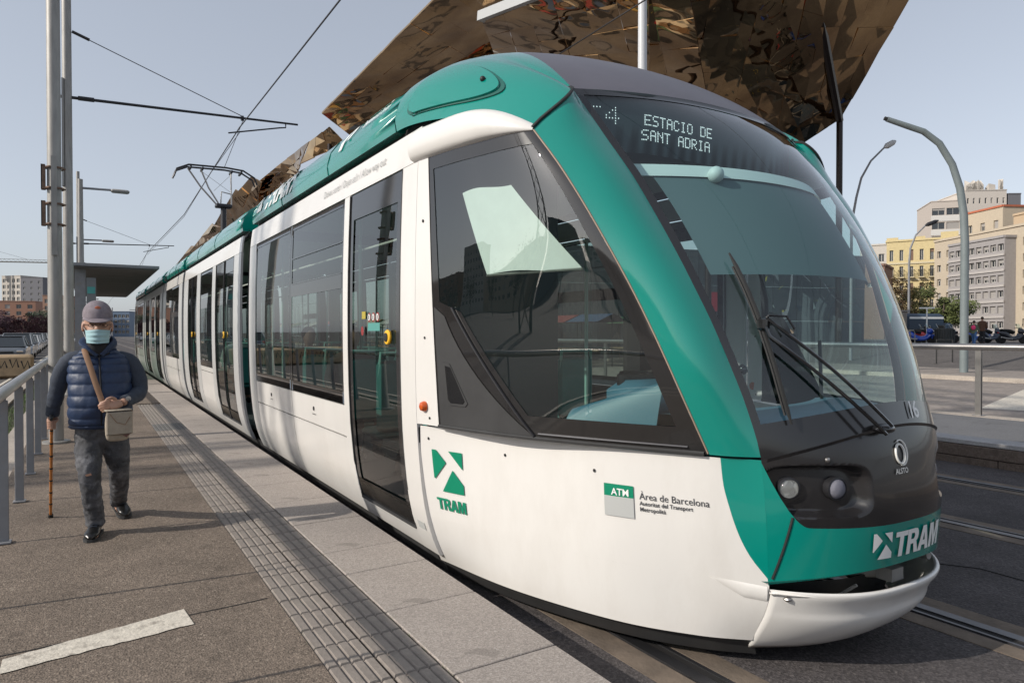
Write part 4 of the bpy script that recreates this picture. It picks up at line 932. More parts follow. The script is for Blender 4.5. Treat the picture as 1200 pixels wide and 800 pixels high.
mb = MB(); mb.box(-8.2,8.0,-.25,1.75,3.02,3.09); mb.build('roof_edge', postgrey, sh, smooth=False)
for k in range(12):
    mb = MB(); x = -8.0+k*1.33; mb.box(x+.01,x+1.31,-.2,1.70,2.985,3.015); mb.build('roof_panel', mat('shelter_soffit', (.11,.11,.11), .7, var=.1), sh, smooth=False)
for x in (-7.5,-2.5,2.5,7.5): mb = MB(); mb.box(x-.08,x+.08,-.12,.12,0,3.0); mb.build('post', postgrey, sh, smooth=False)
for k in range(4): mb = MB(); mb.box(-5.9+k*2.9,-3.2+k*2.9,.0,.012,.3,2.3); mb.build('glass_panel', MATS['side_glass'], sh, smooth=False)
mb = MB(); mb.box(7.60,7.64,.13,.34,1.3,2.75); sp = mb.build('notice_board', mat('board_grey', (.18,.19,.2), .5), sh, smooth=False)
mb = MB(); mb.box(7.645,7.65,.15,.32,2.35,2.52); mb.build('notice', mat('notice_teal', (.08,.35,.33), .5), sp, smooth=False)
mb = MB(); mb.box(7.645,7.65,.15,.32,1.5,2.1); mb.build('notice', mat('notice_pale', (.5,.5,.48), .6), sp, smooth=False)
# curved street lamps on the right
def curved_lamp(name, label, base, P, r, head, m, mh=None):
    l = thing(name, label, 'street lamp', base)
    mb = MB(); mb.tube(P, r, 14); mb.build('post', m, l)
    if head: mb = MB(); a, b_ = Vector(P[-1]), Vector(head); mb.tube([a, a.lerp(b_, .25), a.lerp(b_, .75), b_], [.06,.16,.15,.05], 10); mb.build('lamp_head', mh or galv, l)
    else:
        mb = MB(); a, b_ = Vector(P[-1]), Vector(P[-2]); d = (a-b_).normalized(); mb.tube([a-d*.02, a+d*.10], r[-1]*.8, 10); mb.build('pipe_end', mblack, l)
    return l
V_ = Vector((-.53, -.848, 0))    # towards the left of the picture
def arch(h0, pts): return [(0,0,0),(0,0,h0)]+[(V_.x*a, V_.y*a, z) for a, z in pts]
teal = mat('lamp_blue_grey', (.17,.20,.205), .5, var=.08, vscale=3)
curved_lamp('street_lamp', 'thick blue-grey post bending over to the left, without a lamp head', (-12.95,28.44,.146), arch(5.0, [(.05,6.0),(.2,7.0),(.5,7.9),(1.0,8.7),(1.6,9.15),(2.2,9.35),(3.0,9.62)]), [.145,.14,.135,.13,.125,.12,.115,.11,.095], None, teal)
curved_lamp('street_lamp', 'slim curved lamp with a pale oval head, left of the thick bent post', (-21.1,34.3,.2), arch(7.2, [(-.25,8.6),(-.5,9.6),(-1.0,10.5),(-1.7,11.2)]), [.08,.07,.06,.055,.05,.045], (.53*2.3, .848*2.3, 11.55), postgrey, mat('head_white', (.5,.5,.5), .4))
curved_lamp('street_lamp', 'farthest slim curved lamp, in front of the yellow building', (-28.1,53.2,.9), arch(6.0, [(-.1,7.2),(-.5,8.2),(-1.2,8.9)]), [.09,.08,.07,.06,.055], (.53*2.2, .848*2.2, 9.3), postgrey, darkmetal)
# short bollard frame
bf = thing('bollard_frame', 'two thin black posts joined by a rail beyond the bright handrail', 'barrier', (-16.6,34.6,.6))
for s_ in (-.38,.38): mb = MB(); mb.tube([(s_*.53,s_*.848,-.45),(s_*.53,s_*.848,.75)], .03, 8); mb.tube([(s_*.53,s_*.848,-.44),(s_*.53,s_*.848,-.40)], .11, 8); mb.build('post', mblack, bf)
mb = MB(); mb.tube([(-.38*.53,-.38*.848,.72),(.38*.53,.38*.848,.72)], .025, 6); mb.build('top_bar', mblack, bf)
# ------------------------------------------------------------------ GOLDEN CANOPY
def mirror_mat():
    m = bpy.data.materials.new('golden_mirror'); m.use_nodes = True; MATS['golden_mirror'] = m; t = m.node_tree; b = t.nodes['Principled BSDF']; N = t.nodes.new; L = t.links.new
    b.inputs['Metallic'].default_value = 1; b.inputs['Roughness'].default_value = .03; b.inputs['Base Color'].default_value = (.52,.34,.19,1)
    tc = N('ShaderNodeTexCoord'); n = N('ShaderNodeTexNoise'); n.inputs['Scale'].default_value = .22; n.inputs['Detail'].default_value = 2.0; L(tc.outputs['Object'], n.inputs['Vector'])
    bp = N('ShaderNodeBump'); bp.inputs['Strength'].default_value = .6; bp.inputs['Distance'].default_value = .5; L(n.outputs[0], bp.inputs['Height']); L(bp.outputs[0], b.inputs['Normal'])
    n2 = N('ShaderNodeTexNoise'); n2.inputs['Scale'].default_value = .25; n2.inputs['Detail'].default_value = 3; L(tc.outputs['Object'], n2.inputs['Vector'])
    r = N('ShaderNodeValToRGB'); r.color_ramp.elements[0].position = .35; r.color_ramp.elements[1].position = .65; r.color_ramp.elements[0].color = (.34,.21,.11,1); r.color_ramp.elements[1].color = (.66,.44,.23,1); L(n2.outputs[0], r.inputs[0]); L(r.outputs[0], b.inputs['Base Color'])
    return m
gold = mirror_mat(); rimm = mat('canopy_rim', (.45,.46,.46), .5)
cn = thing('market_canopy', 'huge folded roof of golden mirror panels on tall posts behind the tram', 'canopy roof', (0,0,0))
rc = random.Random(21)
def facet(P, nu, nv, tilt=.10):
    """bilinear facet of mirror panels, P = four corners (a, b, c, d) in order"""
    a, b_, c_, d = [Vector(p) for p in P]; n = (b_-a).cross(d-a).normalized()
    f = lambda u, v: (a*(1-u)+b_*u)*(1-v)+(d*(1-u)+c_*u)*v
    for i in range(nu):
        for j in range(nv):
            u0, u1, v0, v1 = i/nu, (i+1)/nu, j/nv, (j+1)/nv
            q = [f(u0,v0), f(u1,v0), f(u1,v1), f(u0,v1)]; ce = sum(q, Vector())/4
            q = [ce+(p-ce)*.996+n*rc.uniform(-tilt, tilt)*.28 for p in q]
            mb = MB(); mb.add(q+[p-n*.12*(1 if n.z > 0 else -1)*-1 for p in q], [(0,1,2,3),(4,5,6,7),(0,1,5,4),(1,2,6,5),(2,3,7,6),(3,0,4,7)])
            mb.build('mirror_panel', gold, cn, smooth=False)
    return f
facet([(-49.96,14.79,17.71),(-34.44,17.05,20.74),(-42.3,27.17,22.9),(-52.69,17.96,17.17)], 9, 4)
facet([(-34.44,17.05,20.74),(-37.55,23.47,23.37),(-42.3,27.17,22.9),(-42.3,27.10,22.85)], 3, 1)
facet([(-42.3,27.17,22.9),(-52.69,17.96,17.17),(-49.5,22.5,18.6),(-42,28,21.5)], 4, 3)
facet([(-29.79,16.86,17.12),(-17.5,18.0,15.4),(-24.45,27.0,13.8),(-38.5,23.5,18.2)], 7, 5, .14)
facet([(-19.44,18.28,15.6),(-17.5,22.66,17.0),(-26.32,29.89,14.47),(-27.5,26.0,14.2)], 5, 4, .14)
facet([(-17.5,22.0,17.4),(-17.45,27.45,18.6),(-27.82,38.79,13.47),(-27.0,29.89,14.47)], 4, 7, .16)
facet([(-17.45,27.45,18.6),(-18.08,35.66,19.7),(-25.05,39.49,14.77),(-27.82,38.79,13.47)], 4, 6, .12)
facet([(-27.0,26,14.3),(-26.32,29.89,14.47),(-30.5,40,12.0),(-36,33,13)], 4, 3, .16)
for P, nu_, nv2 in (([(-206.09,19.73,18.3),(-181.26,21.83,22.69),(-168.31,23.63,21.02),(-191.95,23.49,18.27)],3,2),([(-165.54,18.56,17.96),(-138.62,20.22,22.13),(-130.81,21.33,19.19),(-152.0,21.33,16.87)],3,2),
    ([(-128.16,18.0,18.46),(-101.17,17.86,21.6),(-96.68,19.33,19.36),(-115.0,20.14,16.5)],4,2),([(-98.21,16.9,19.82),(-88.47,17.4,20.86),(-85.7,18.03,19.69),(-96.72,19.22,17.17)],2,2),
    ([(-95.36,17.68,19.87),(-82.78,18.96,20.95),(-76.12,20.16,20.21),(-90,19.5,19.0)],6,2),([(-82.78,18.96,20.95),(-72.67,20.06,21.81),(-73.08,19.35,19.47),(-78.5,20.3,19.2)],5,2),
    ([(-97.23,18.46,20.05),(-76.12,20.16,20.21),(-79.51,20.37,18.71),(-96.18,20.11,18.32)],6,2),([(-70.9,19.9,21.3),(-65.5,20.21,21.53),(-64.69,21.46,19.96),(-73.08,19.35,19.47)],3,2)):
    facet(P, nu_, nv2, .35)
def rim(a, b_, w_=.35, m=rimm):
    mb = MB(); mb.tube([a, b_], w_, 4); mb.build('canopy_rim', m, cn, smooth=False)
rim((-29.79,16.80,17.35), (-17.5,18.0,15.6), .32); rim((-37.55,23.47,23.5), (-34.6,18.5,22.0), .2)
for x, y, z in ((-25.06,39.42,14.7),(-44,28,21),(-27,30,14),(-90,19.4,18.6),(-67,20.6,19.8),(-115,19.6,16.8),(-36,32,13),(-148,20.6,17.5)):
    mb = MB(); mb.tube([(x,y,hgt(x,y)),(x,y,z+.5)], .19, 12); mb.build('canopy_post', mat('canopy_post', (.028,.02,.018), .35, metal=.5), cn)
mb = MB(); mb.tube([(-25.06,39.42,14.7),(-20.5,30.5,17.4)], .22, 8); mb.build('canopy_beam', MATS['canopy_post'], cn)
# market front under the canopy, seen through the windscreen
mk_ = thing('market_hall', 'dark grey panelled market hall under the canopy, behind the windscreen glass', 'building', (0,0,0))
A_, B_ = Vector((-33,22,0)), Vector((-26.8,43.5,0)); dv = (B_-A_).normalized(); nv_ = Vector((dv.y,-dv.x,0)); wl_ = (B_-A_).length
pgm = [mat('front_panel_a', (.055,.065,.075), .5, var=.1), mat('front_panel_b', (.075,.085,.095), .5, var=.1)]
def onw(u, z, o=0.): p = A_+dv*u+nv_*o; return (p.x, p.y, z)
def wbox(mb, u0, u1, z0, z1, o0, o1): 
    vs = [onw(u, z, o) for u in (u0,u1) for o in (o0,o1) for z in (z0,z1)]; mb.add(vs, [(0,1,3,2),(4,6,7,5),(0,4,5,1),(2,3,7,6),(0,2,6,4),(1,5,7,3)])
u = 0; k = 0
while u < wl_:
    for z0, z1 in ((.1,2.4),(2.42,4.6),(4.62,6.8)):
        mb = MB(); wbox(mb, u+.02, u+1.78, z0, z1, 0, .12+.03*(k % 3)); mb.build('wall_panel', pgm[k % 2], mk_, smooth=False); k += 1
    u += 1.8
rb = random.Random(4)
for k in range(46):
    mb = MB(); u, z = rb.uniform(12.5, 21.5), rb.uniform(2.5, 6.6); mb.add([onw(u+rb.uniform(-.28,.28), z+rb.uniform(-.3,.3), .24) for _ in range(3)], [(0,1,2)]); mb.build('wall_ornament', [mat('orn_y', (.6,.5,.08), .6), mat('orn_w', (.55,.58,.55), .6), mat('orn_b', (.03,.05,.07), .6)][k % 3], mk_, smooth=False)
for nm, u0, u1, z0, z1, m in (('poster', 11.6, 12.7, 3.0, 4.2, mat('poster_red', (.5,.03,.05), .5)), ('poster', 11.6, 12.9, 1.5, 2.6, mblack), ('poster', 11.8, 12.9, .9, 1.4, mat('poster_yellow', (.6,.5,.06), .5)), ('doorway', 14.2, 15.8, .1, 2.6, mblack), ('doorway', 6, 8, .1, 2.9, mblack)):
    mb = MB(); wbox(mb, u0, u1, z0, z1, .2, .235); mb.build(nm, m, mk_, smooth=False)
# stalls in the shade, whose colours show in the mirrors overhead
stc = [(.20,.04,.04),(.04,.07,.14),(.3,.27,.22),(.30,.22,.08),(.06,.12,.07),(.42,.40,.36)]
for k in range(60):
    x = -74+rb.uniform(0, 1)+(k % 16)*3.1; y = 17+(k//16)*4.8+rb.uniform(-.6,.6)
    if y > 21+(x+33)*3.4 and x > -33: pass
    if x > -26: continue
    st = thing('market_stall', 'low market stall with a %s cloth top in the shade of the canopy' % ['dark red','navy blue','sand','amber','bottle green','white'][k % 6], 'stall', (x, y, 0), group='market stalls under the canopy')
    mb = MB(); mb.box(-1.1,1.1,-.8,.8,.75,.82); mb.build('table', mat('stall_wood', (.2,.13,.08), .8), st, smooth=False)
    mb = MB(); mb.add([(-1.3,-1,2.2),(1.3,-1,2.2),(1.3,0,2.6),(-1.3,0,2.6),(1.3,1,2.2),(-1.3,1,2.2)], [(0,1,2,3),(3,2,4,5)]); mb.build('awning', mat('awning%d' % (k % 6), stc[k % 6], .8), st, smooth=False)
    for sx in (-1.2,1.2):
        mb = MB(); mb.tube([(sx,0,0),(sx,0,2.5)], .03, 6); mb.build('leg', darkmetal, st)
# ------------------------------------------------------------------ BUILDINGS
winglass = mat('window_glass_dark', (.03,.035,.04), .08, spec=.8)
shut = mat('shutter_grey', (.33,.31,.29), .7); shut2 = mat('shutter_brown', (.16,.10,.07), .7); framew = mat('window_frame_pale', (.5,.48,.45), .6)
def building(label, A, B, z0, h, nf, nc, wallm, ww=.5, wh=.62, depth=12, base=3.2, balc=None, name='apartment_building', shutp=.3, slab=None, top=.8, roofm=None, seed=1, shm=None, sth=.12, deep=.25, group=None):
    A, B = Vector((A[0], A[1], 0)), Vector((B[0], B[1], 0)); L_ = (B-A).length; d = (B-A)/L_; n = Vector((d.y, -d.x, 0))
    if n.dot(A) > 0: n = -n
    b_ = thing(name, label, 'building', (0,0,0), group=group); b_.location = (A.x, A.y, z0)
    q = lambda u, z, o=0.: (d.x*u+n.x*o, d.y*u+n.y*o, z)
    mb = MB(); fh = (h-base-top)/nf; cw = L_/nc; r_ = random.Random(seed)
    quad = lambda u0, u1, a, c_, o=0: mb.add([q(u0,a,o), q(u1,a,o), q(u1,c_,o), q(u0,c_,o)], [(0,1,2,3)])
    quad(0, L_, -3, base); quad(0, L_, h-top, h)
    for f in range(nf):
        za = base+f*fh; w0, w1 = za+fh*(1-wh)*.45, za+fh*(1-wh)*.45+fh*wh
        quad(0, L_, za, w0); quad(0, L_, w1, za+fh)
        for c_ in range(nc):
            u0, u1 = c_*cw+cw*(1-ww)/2, c_*cw+cw*(1+ww)/2
            quad(c_*cw, u0, w0, w1); quad(u1, (c_+1)*cw, w0, w1)
            for (a, bb, e, f_) in (((u0,w0),(u1,w0),0,0),((u0,w1),(u1,w1),0,0),((u0,w0),(u0,w1),0,0),((u1,w0),(u1,w1),0,0)):
                mb.add([q(a[0],a[1]), q(bb[0],bb[1]), q(bb[0],bb[1],-deep), q(a[0],a[1],-deep)], [(0,1,2,3)])
    P = [q(0,0), q(L_,0), q(L_,0,-depth), q(0,0,-depth)]
    for i, j in ((0,3),(3,2),(2,1)): mb.add([(P[i][0],P[i][1],-3),(P[j][0],P[j][1],-3),(P[j][0],P[j][1],h),(P[i][0],P[i][1],h)], [(0,1,2,3)])
    wl = mb.build('wall', wallm, b_, smooth=False)
    mb = MB(); mb.add([(p[0],p[1],h) for p in P], [(0,1,2,3)]); vs = []
    for i in range(4):
        a, c_ = Vector(P[i]), Vector(P[(i+1) % 4]); mb.tube([(a.x,a.y,h+.05),(c_.x,c_.y,h+.05)], .18, 4)
    mb.build('roof', roofm or wallm, b_, smooth=False)
    uw, hw_ = cw*ww, fh*wh
    def wmesh(kind):
        m = MB(); m.add([q(0,0,-deep), q(uw,0,-deep), q(uw,hw_,-deep), q(0,hw_,-deep)], [(0,1,2,3)], 0)
        bw = min(.09, uw*.1)
        for u0, u1, a, c_ in ((0,bw,0,hw_),(uw-bw,uw,0,hw_),(uw/2-bw/2,uw/2+bw/2,0,hw_),(0,uw,0,bw),(0,uw,hw_-bw,hw_)): m.add([q(u0,a,-deep+.04), q(u1,a,-deep+.04), q(u1,c_,-deep+.04), q(u0,c_,-deep+.04)], [(0,1,2,3)], 1)
        if kind:
            k0 = {1:.0,2:.45,3:.7}[kind]; m.add([q(0,hw_*k0,-deep+.08), q(uw,hw_*k0,-deep+.08), q(uw,hw_,-deep+.08), q(0,hw_,-deep+.08)], [(0,1,2,3)], 2)
        return m.mesh('window', [winglass, framew, shm or shut], smooth=False)
    wm = [wmesh(k) for k in range(4)]
    if balc:
        m = MB(); e = cw*.12
        vs = [q(u, z, o) for u in (-e, uw+e) for o in (0, .75) for z in (-.12, 0)]; m.add(vs, [(0,1,3,2),(4,6,7,5),(0,4,5,1),(2,3,7,6),(0,2,6,4),(1,5,7,3)], 0)
        for a, c_ in ((q(-e,.95,.75), q(uw+e,.95,.75)), (q(-e,.95,0), q(-e,.95,.75)), (q(uw+e,.95,0), q(uw+e,.95,.75))): m.tube([a, c_], .03, 4, 1)
        for k in range(9): t = -e+(uw+2*e)*k/8; m.tube([q(t,0,.75), q(t,.95,.75)], .02, 3, 1, cap=False)
        bm_ = m.mesh('balcony', [balc, darkmetal], smooth=False)
    for f in range(nf):
        for c_ in range(nc):
            u0 = c_*cw+cw*(1-ww)/2; w0 = base+f*fh+fh*(1-wh)*.45
            k = r_.choice([1,2,3]) if r_.random() < shutp else 0
            put('window', wm[k], b_, q(u0, w0))
            if balc and f < nf-(1 if nf > 3 else 0): put('balcony', bm_, b_, q(u0, w0))
        if slab: m = MB(); zz = base+f*fh; vs = [q(u, z, o) for u in (-.05, L_+.05) for o in (0, .12) for z in (zz-sth, zz+sth)]; m.add(vs, [(0,1,3,2),(4,6,7,5),(0,4,5,1),(2,3,7,6),(0,2,6,4),(1,5,7,3)]); m.build('floor_band', slab, b_, smooth=False)
    b_['_L'] = L_; return b_, q, L_
yw = mat('wall_yellow', (.56,.46,.25), .85, var=.08, dirt=.3, dcol=(.35,.27,.15), dscale=.3); tan = mat('wall_tan', (.46,.39,.30), .85, var=.06); gry = mat('wall_grey_band', (.31,.29,.285), .8, var=.08); brick = mat('wall_brick', (.30,.18,.13), .9, var=.15); pale = mat('wall_pale', (.50,.46,.41), .85, var=.07); brn = mat('wall_brown', (.20,.12,.09), .85, var=.1); tower = mat('wall_tower', (.55,.50,.45), .85, var=.06); sgrey = mat('wall_shade_grey', (.16,.16,.175), .85)
creamb = mat('band_cream', (.55,.48,.33), .8)
b1, q1, L1 = building('yellow apartment block with iron balconies and arched top windows', (-53.07,94.65), (-45.58,97.21+1.2), .9, 13.4, 5, 7, yw, .38, .66, balc=creamb, slab=creamb, shm=shut2, seed=3, base=1.2)
for u, w_, hh in ((0,1.4,.5),(L1-2.0,2.0,.9),(3.4,1.2,.5)): 
    m = MB(); vs = [q1(uu, z, o) for uu in (u, u+w_) for o in (.02,-.4) for z in (13.4, 13.4+hh)]; m.add(vs, [(0,1,3,2),(4,6,7,5),(0,4,5,1),(2,3,7,6),(0,2,6,4),(1,5,7,3)]); m.build('parapet', yw, b1, smooth=False)
b2, q2, L2 = building('grey panelled apartment block with ribbon windows between the yellow and tan ones', (-40.9,86.0), (-33.6,82.2), .9, 10.9, 6, 8, gry, .80, .46, slab=mat('band_grey', (.42,.39,.37), .8), shutp=.55, seed=5, base=.8, top=.2)
b3, q3, L3 = building('tan apartment block wrapping round the grey ribbon-window front', (-43.2,87.6), (-26.0,78.4), .9, 12.0, 6, 12, tan, .42, .5, seed=6, base=1.0, shutp=.5)
for c_ in kids(b3): pass
b3.location += Vector((-.9, 1.7, 0))
b4, q4, L4 = building('tall pale tower block with stepped side balconies behind the tan roofs', (-89.5,196.5), (-83.2,204.5), 1, 38, 9, 7, tower, .35, .4, balc=None, slab=None, depth=16, base=5, seed=8)
b5, q5, L5 = building('balcony wing of the tower block, white bands with brick recesses', (-95.3,191.2), (-90.2,195.6), 1, 35.5, 8, 2, mat('wall_wing', (.50,.44,.39), .85), .9, .5, slab=mat('band_white', (.6,.58,.55), .8), sth=.75, depth=14, base=5, seed=9)
b6, q6, L6 = building('dark grey side wing of the tower block', (-83.0,205.0), (-81.2,207.6), 1, 37, 2, 1, sgrey, .2, .2, depth=10, base=20, seed=9)
b7, q7, L7 = building('brown low house with an orange gable left of the yellow block', (-69.5,115.6), (-63.5,118.5), .9, 16.0, 4, 3, pale, .4, .5, slab=None, base=4, seed=12)
b8, q8, L8 = building('dark brown windowless block beside the yellow building', (-48.0,73.5), (-42.6,75.6), .9, 8.3, 1, 2, brn, .2, .2, base=5, depth=6, seed=13)
b9, q9, L9 = building('orange rooftop house above the tan block', (-38.5,96.5), (-29.5,91.5), 11.8, 4.2, 1, 5, mat('wall_orange', (.45,.34,.23), .8), .35, .5, base=1.4, depth=8, seed=14)
b10, q10, L10 = building('rooftop house with red tiles between the tower and the yellow block', (-47.5,104), (-41.5,101), 10.9, 7.2, 1, 3, tan, .35, .5, base=3.2, depth=8, seed=15, roofm=mat('roof_tile_red', (.42,.13,.07), .8))
m = MB()
for k in range(14): u = rb.uniform(.5, L4-1); s_ = rb.uniform(.6, 1.8); vs = [q4(uu, z, o) for uu in (u, u+s_) for o in (-1,-1-s_) for z in (38, 38+rb.uniform(.8,3.2))]; m.add(vs, [(0,1,3,2),(4,6,7,5),(0,4,5,1),(2,3,7,6),(0,2,6,4),(1,5,7,3)])
tag(m.build('rooftop_clutter', pale, b4, smooth=False), kind='stuff')
# left side of the street
b11, q11, L11 = building('orange brick apartment block at the left edge with pale window bays', (-373,-43), (-366,-18.5), -2, 17.5, 5, 6, mat('wall_orange_brick', (.36,.20,.14), .9, var=.1), .45, .6, base=2, seed=16, shutp=.4)
b12, q12, L12 = building('unfinished grey concrete tower behind the orange block', (-440,-36.5), (-431,-28.0), 0, 31, 9, 4, pale, .62, .6, base=2, seed=17, shutp=0, depth=12)
b13, q13, L13 = building('dark netted half of the unfinished tower', (-431,-28.0), (-424,-18.3), 0, 30, 9, 3, sgrey, .3, .4, base=2, seed=18, shutp=0, depth=12)
b14, q14, L14 = building('red brick block with balconies right of the unfinished tower', (-340,-14.8), (-336,-6.5), 0, 17, 5, 3, brick, .5, .6, base=2, seed=19, balc=pale)
b15, q15, L15 = building('far blue glass office block at the end of the street', (-352,3.2), (-344,16.5), 0, 11, 4, 9, mat('wall_blue_glass', (.12,.17,.25), .4), .8, .6, base=1, seed=20, shutp=.2)
b16, q16, L16 = building('far pale block at the end of the street', (-420,-6), (-410,8), 0, 12, 5, 9, pale, .5, .6, base=1, seed=21)
# buildings across the road behind the viewer, seen in the tram windows
rb2 = random.Random(8); x = 22
for k, (w_, h_, nf_, m_) in enumerate(((26,15,4,pale),(22,21,6,sgrey),(28,13,3,tan),(24,25,7,pale),(30,17,5,brick),(26,23,7,sgrey),(34,16,4,tan))):
    building(['pale block opposite the tram, seen only in its windows','grey slab opposite the tram, seen only in its windows','low tan block opposite, seen only in the tram windows','tall pale block opposite, seen only in the tram windows','brick block opposite, seen only in the tram windows','dark slab opposite, seen only in the tram windows','long tan block opposite, seen only in the tram windows'][k], (x, -105-k*3), (x-w_, -108-k*3), 0, h_*.8, nf_, int(w_/3.4), m_, .5, .5, base=2.5, seed=30+k, deep=.2); x -= w_+5
# cranes
def crane(name, label, base, h, jib, cj, ang, q=1.):
    c_ = thing('tower_crane', label, 'crane', base, ang); m = MB(); s_ = .7
    for a in (-s_, s_):
        for b_ in (-s_, s_): m.tube([(a,b_,0),(a,b_,h)], .12*q, 4)
    n = int(h/2.2)
    for k in range(n):
        z = k*h/n
        for a, b_, c2, d2 in ((-s_,-s_,s_,-s_),(s_,-s_,s_,s_),(s_,s_,-s_,s_),(-s_,s_,-s_,-s_)): m.tube([(a,b_,z),(c2,d2,z+h/n)], .06, 3)
    m.build('mast', mat('crane_metal', (.16,.15,.13), .6), c_); m = MB()
    for y in (-.6,.6): m.tube([(-cj,y,h),(jib,y,h)], .12*q, 4)
    m.tube([(-cj*.4,0,h+1.6),(jib*.95,0,h+1.3)], .12, 4); nn = int(jib/2)
    for k in range(nn):
        u = k*jib/nn; m.tube([(u,-.6,h),(u+jib/nn/2,0,h+1.4)], .06, 3); m.tube([(u+jib/nn/2,0,h+1.4),(u+jib/nn,.6,h)], .06, 3)
    m.build('jib', MATS['crane_metal'], c_); m = MB(); m.tube([(0,0,h),(0,0,h+6)], [.5,.15], 4); m.tube([(0,0,h+6),(jib*.6,0,h+1.4)], .06, 3); m.tube([(0,0,h+6),(-cj,0,h)], .06, 3); m.build('mast_head', MATS['crane_metal'], c_)
    m = MB(); m.box(-cj,-cj+2.5,-.8,.8,h-2,h); m.build('counterweight', pale, c_, smooth=False); return c_
crane('', 'tower crane far off at the left edge, its arm above the unfinished tower', (-436,-39.5,0), 38, 26, 8, R(70), 2.6)
crane('', 'tower crane behind the viewer, seen in the cab side window', (-11,-26,0), 26, 20, 7, R(160))
# ------------------------------------------------------------------ PEOPLE
skin = mat('skin', (.42,.24,.17), .55, var=.08, vscale=20); navy = mat('vest_navy', (.010,.027,.075), .52, var=.15, vscale=14, bump=.25, bscale=35)
sleeve = mat('jumper_blue_grey', (.040,.050,.072), .85, var=.2, vscale=25, bump=.3, bscale=120); scarf = mat('collar_black', (.01,.01,.014), .8)
denim = mat('washed_black_jeans', (.060,.061,.068), .85, var=.5, vscale=9, bump=.35, bscale=45, dirt=.8, dcol=(.24,.24,.26), dscale=8)
leather = mat('black_shoe', (.012,.012,.012), .3); capm = mat('cap_mauve', (.20,.17,.19), .85, var=.2, vscale=30); maskm = mat('mask_blue', (.34,.52,.56), .8, var=.05)
bagm = mat('bag_beige', (.34,.29,.23), .85, var=.12, vscale=25, bump=.2, bscale=120); strapm = mat('strap_tan', (.25,.14,.08), .7)
def loft(mb, secs, n=28, cap=True, fn=None):
    """secs: (cx, cy, cz, rx, ry[, tiltx]) rings stacked; fn(angle, t) -> radial offset"""
    k = len(secs); vs = []
    for i, s_ in enumerate(secs):
        for j in range(n):
            a = 2*math.pi*j/n; o = fn(a, i/(k-1)) if fn else 0
            tz = s_[5]*math.cos(a) if len(s_) > 5 else 0
            vs.append((s_[0]+(s_[3]+o)*math.cos(a), s_[1]+(s_[4]+o)*math.sin(a), s_[2]+tz))
    fs = [(i*n+j, i*n+(j+1) % n, (i+1)*n+(j+1) % n, (i+1)*n+j) for i in range(k-1) for j in range(n)]
    if cap: fs += [tuple(range(n-1,-1,-1)), tuple((k-1)*n+j for j in range(n))]
    return mb.add(vs, fs)
def dense(secs, m):
    P = [np.array(list(s_)+[0]*(6-len(s_)), float) for s_ in secs]; return [tuple(cr(P, i/m)) for i in range(m+1)]
def remesh(o, vox, sm=4):
    md = o.modifiers.new('union', 'REMESH'); md.mode = 'VOXEL'; md.voxel_size = vox; md.use_smooth_shade = True
    if sm: s_ = o.modifiers.new('smooth', 'SMOOTH'); s_.iterations = sm; s_.factor = .5
    return o
def limb(mb, P, r, n=14): 
    Q = [np.array([*p, *(q if isinstance(q, tuple) else (q, q))], float) for p, q in zip(P, r)]; k = (len(P)-1)*5
    S_ = [cr(Q, i/k) for i in range(k+1)]; return mb.tube([s_[:3] for s_ in S_], [(max(s_[3],.002), max(s_[4],.002)) for s_ in S_], n)
man = thing('person', 'man in navy quilted vest, mauve cap and blue face mask walking with a cane', 'person', (0,0,0))
# continuous body
mb = MB()
mb.ball((-5.345,.07,1.725), (.096,.076,.112), 20, 14); mb.ball((-5.30,.07,1.66), (.070,.062,.075), 16, 10)     # skull, jaw
mb.ball((-5.255,.07,1.605), (.03,.032,.025), 10, 8); limb(mb, [(-5.262,.07,1.715),(-5.236,.07,1.675),(-5.243,.07,1.665)], [.010,.018,.010], 8)       # chin, nose
for s_ in (-1,1): mb.ball((-5.345,.07+s_*.083,1.69), (.026,.010,.036), 10, 8); mb.ball((-5.262,.07+s_*.032,1.712), (.014,.022,.012), 8, 6)
limb(mb, [(-5.37,.07,1.66),(-5.39,.08,1.53)], [.055,.062]); 
loft(mb, dense([(-5.40,.08,1.52,.05,.10),(-5.40,.08,1.47,.07,.12),(-5.39,.08,1.30,.09,.145),(-5.39,.08,1.12,.10,.13),(-5.40,.09,1.0,.09,.12),(-5.41,.09,.94,.08,.11)], 24))
limb(mb, [(-5.41,-.055,1.475),(-5.45,-.125,1.38),(-5.50,-.155,1.27),(-5.52,-.180,1.16),(-5.55,-.190,1.085)], [.036,.040,.036,.030,.023])
limb(mb, [(-5.41,.215,1.475),(-5.42,.285,1.37),(-5.40,.305,1.255),(-5.29,.265,1.21),(-5.19,.205,1.19)], [.036,.040,.036,.032,.024])
limb(mb, [(-5.41,.015,.93),(-5.33,.012,.83),(-5.27,.015,.72),(-5.30,.03,.58),(-5.37,.05,.37)], [.052,.052,.044,.042,.034])
limb(mb, [(-5.41,.165,.93),(-5.42,.18,.82),(-5.46,.19,.71),(-5.62,.20,.57),(-5.83,.20,.41)], [.052,.052,.044,.042,.034])
limb(mb, [(-5.38,.05,.36),(-5.30,.04,.325),(-5.20,.03,.32)], [.035,.034,.028]); limb(mb, [(-5.86,.20,.40),(-5.82,.215,.345),(-5.74,.23,.325)], [.035,.034,.028])
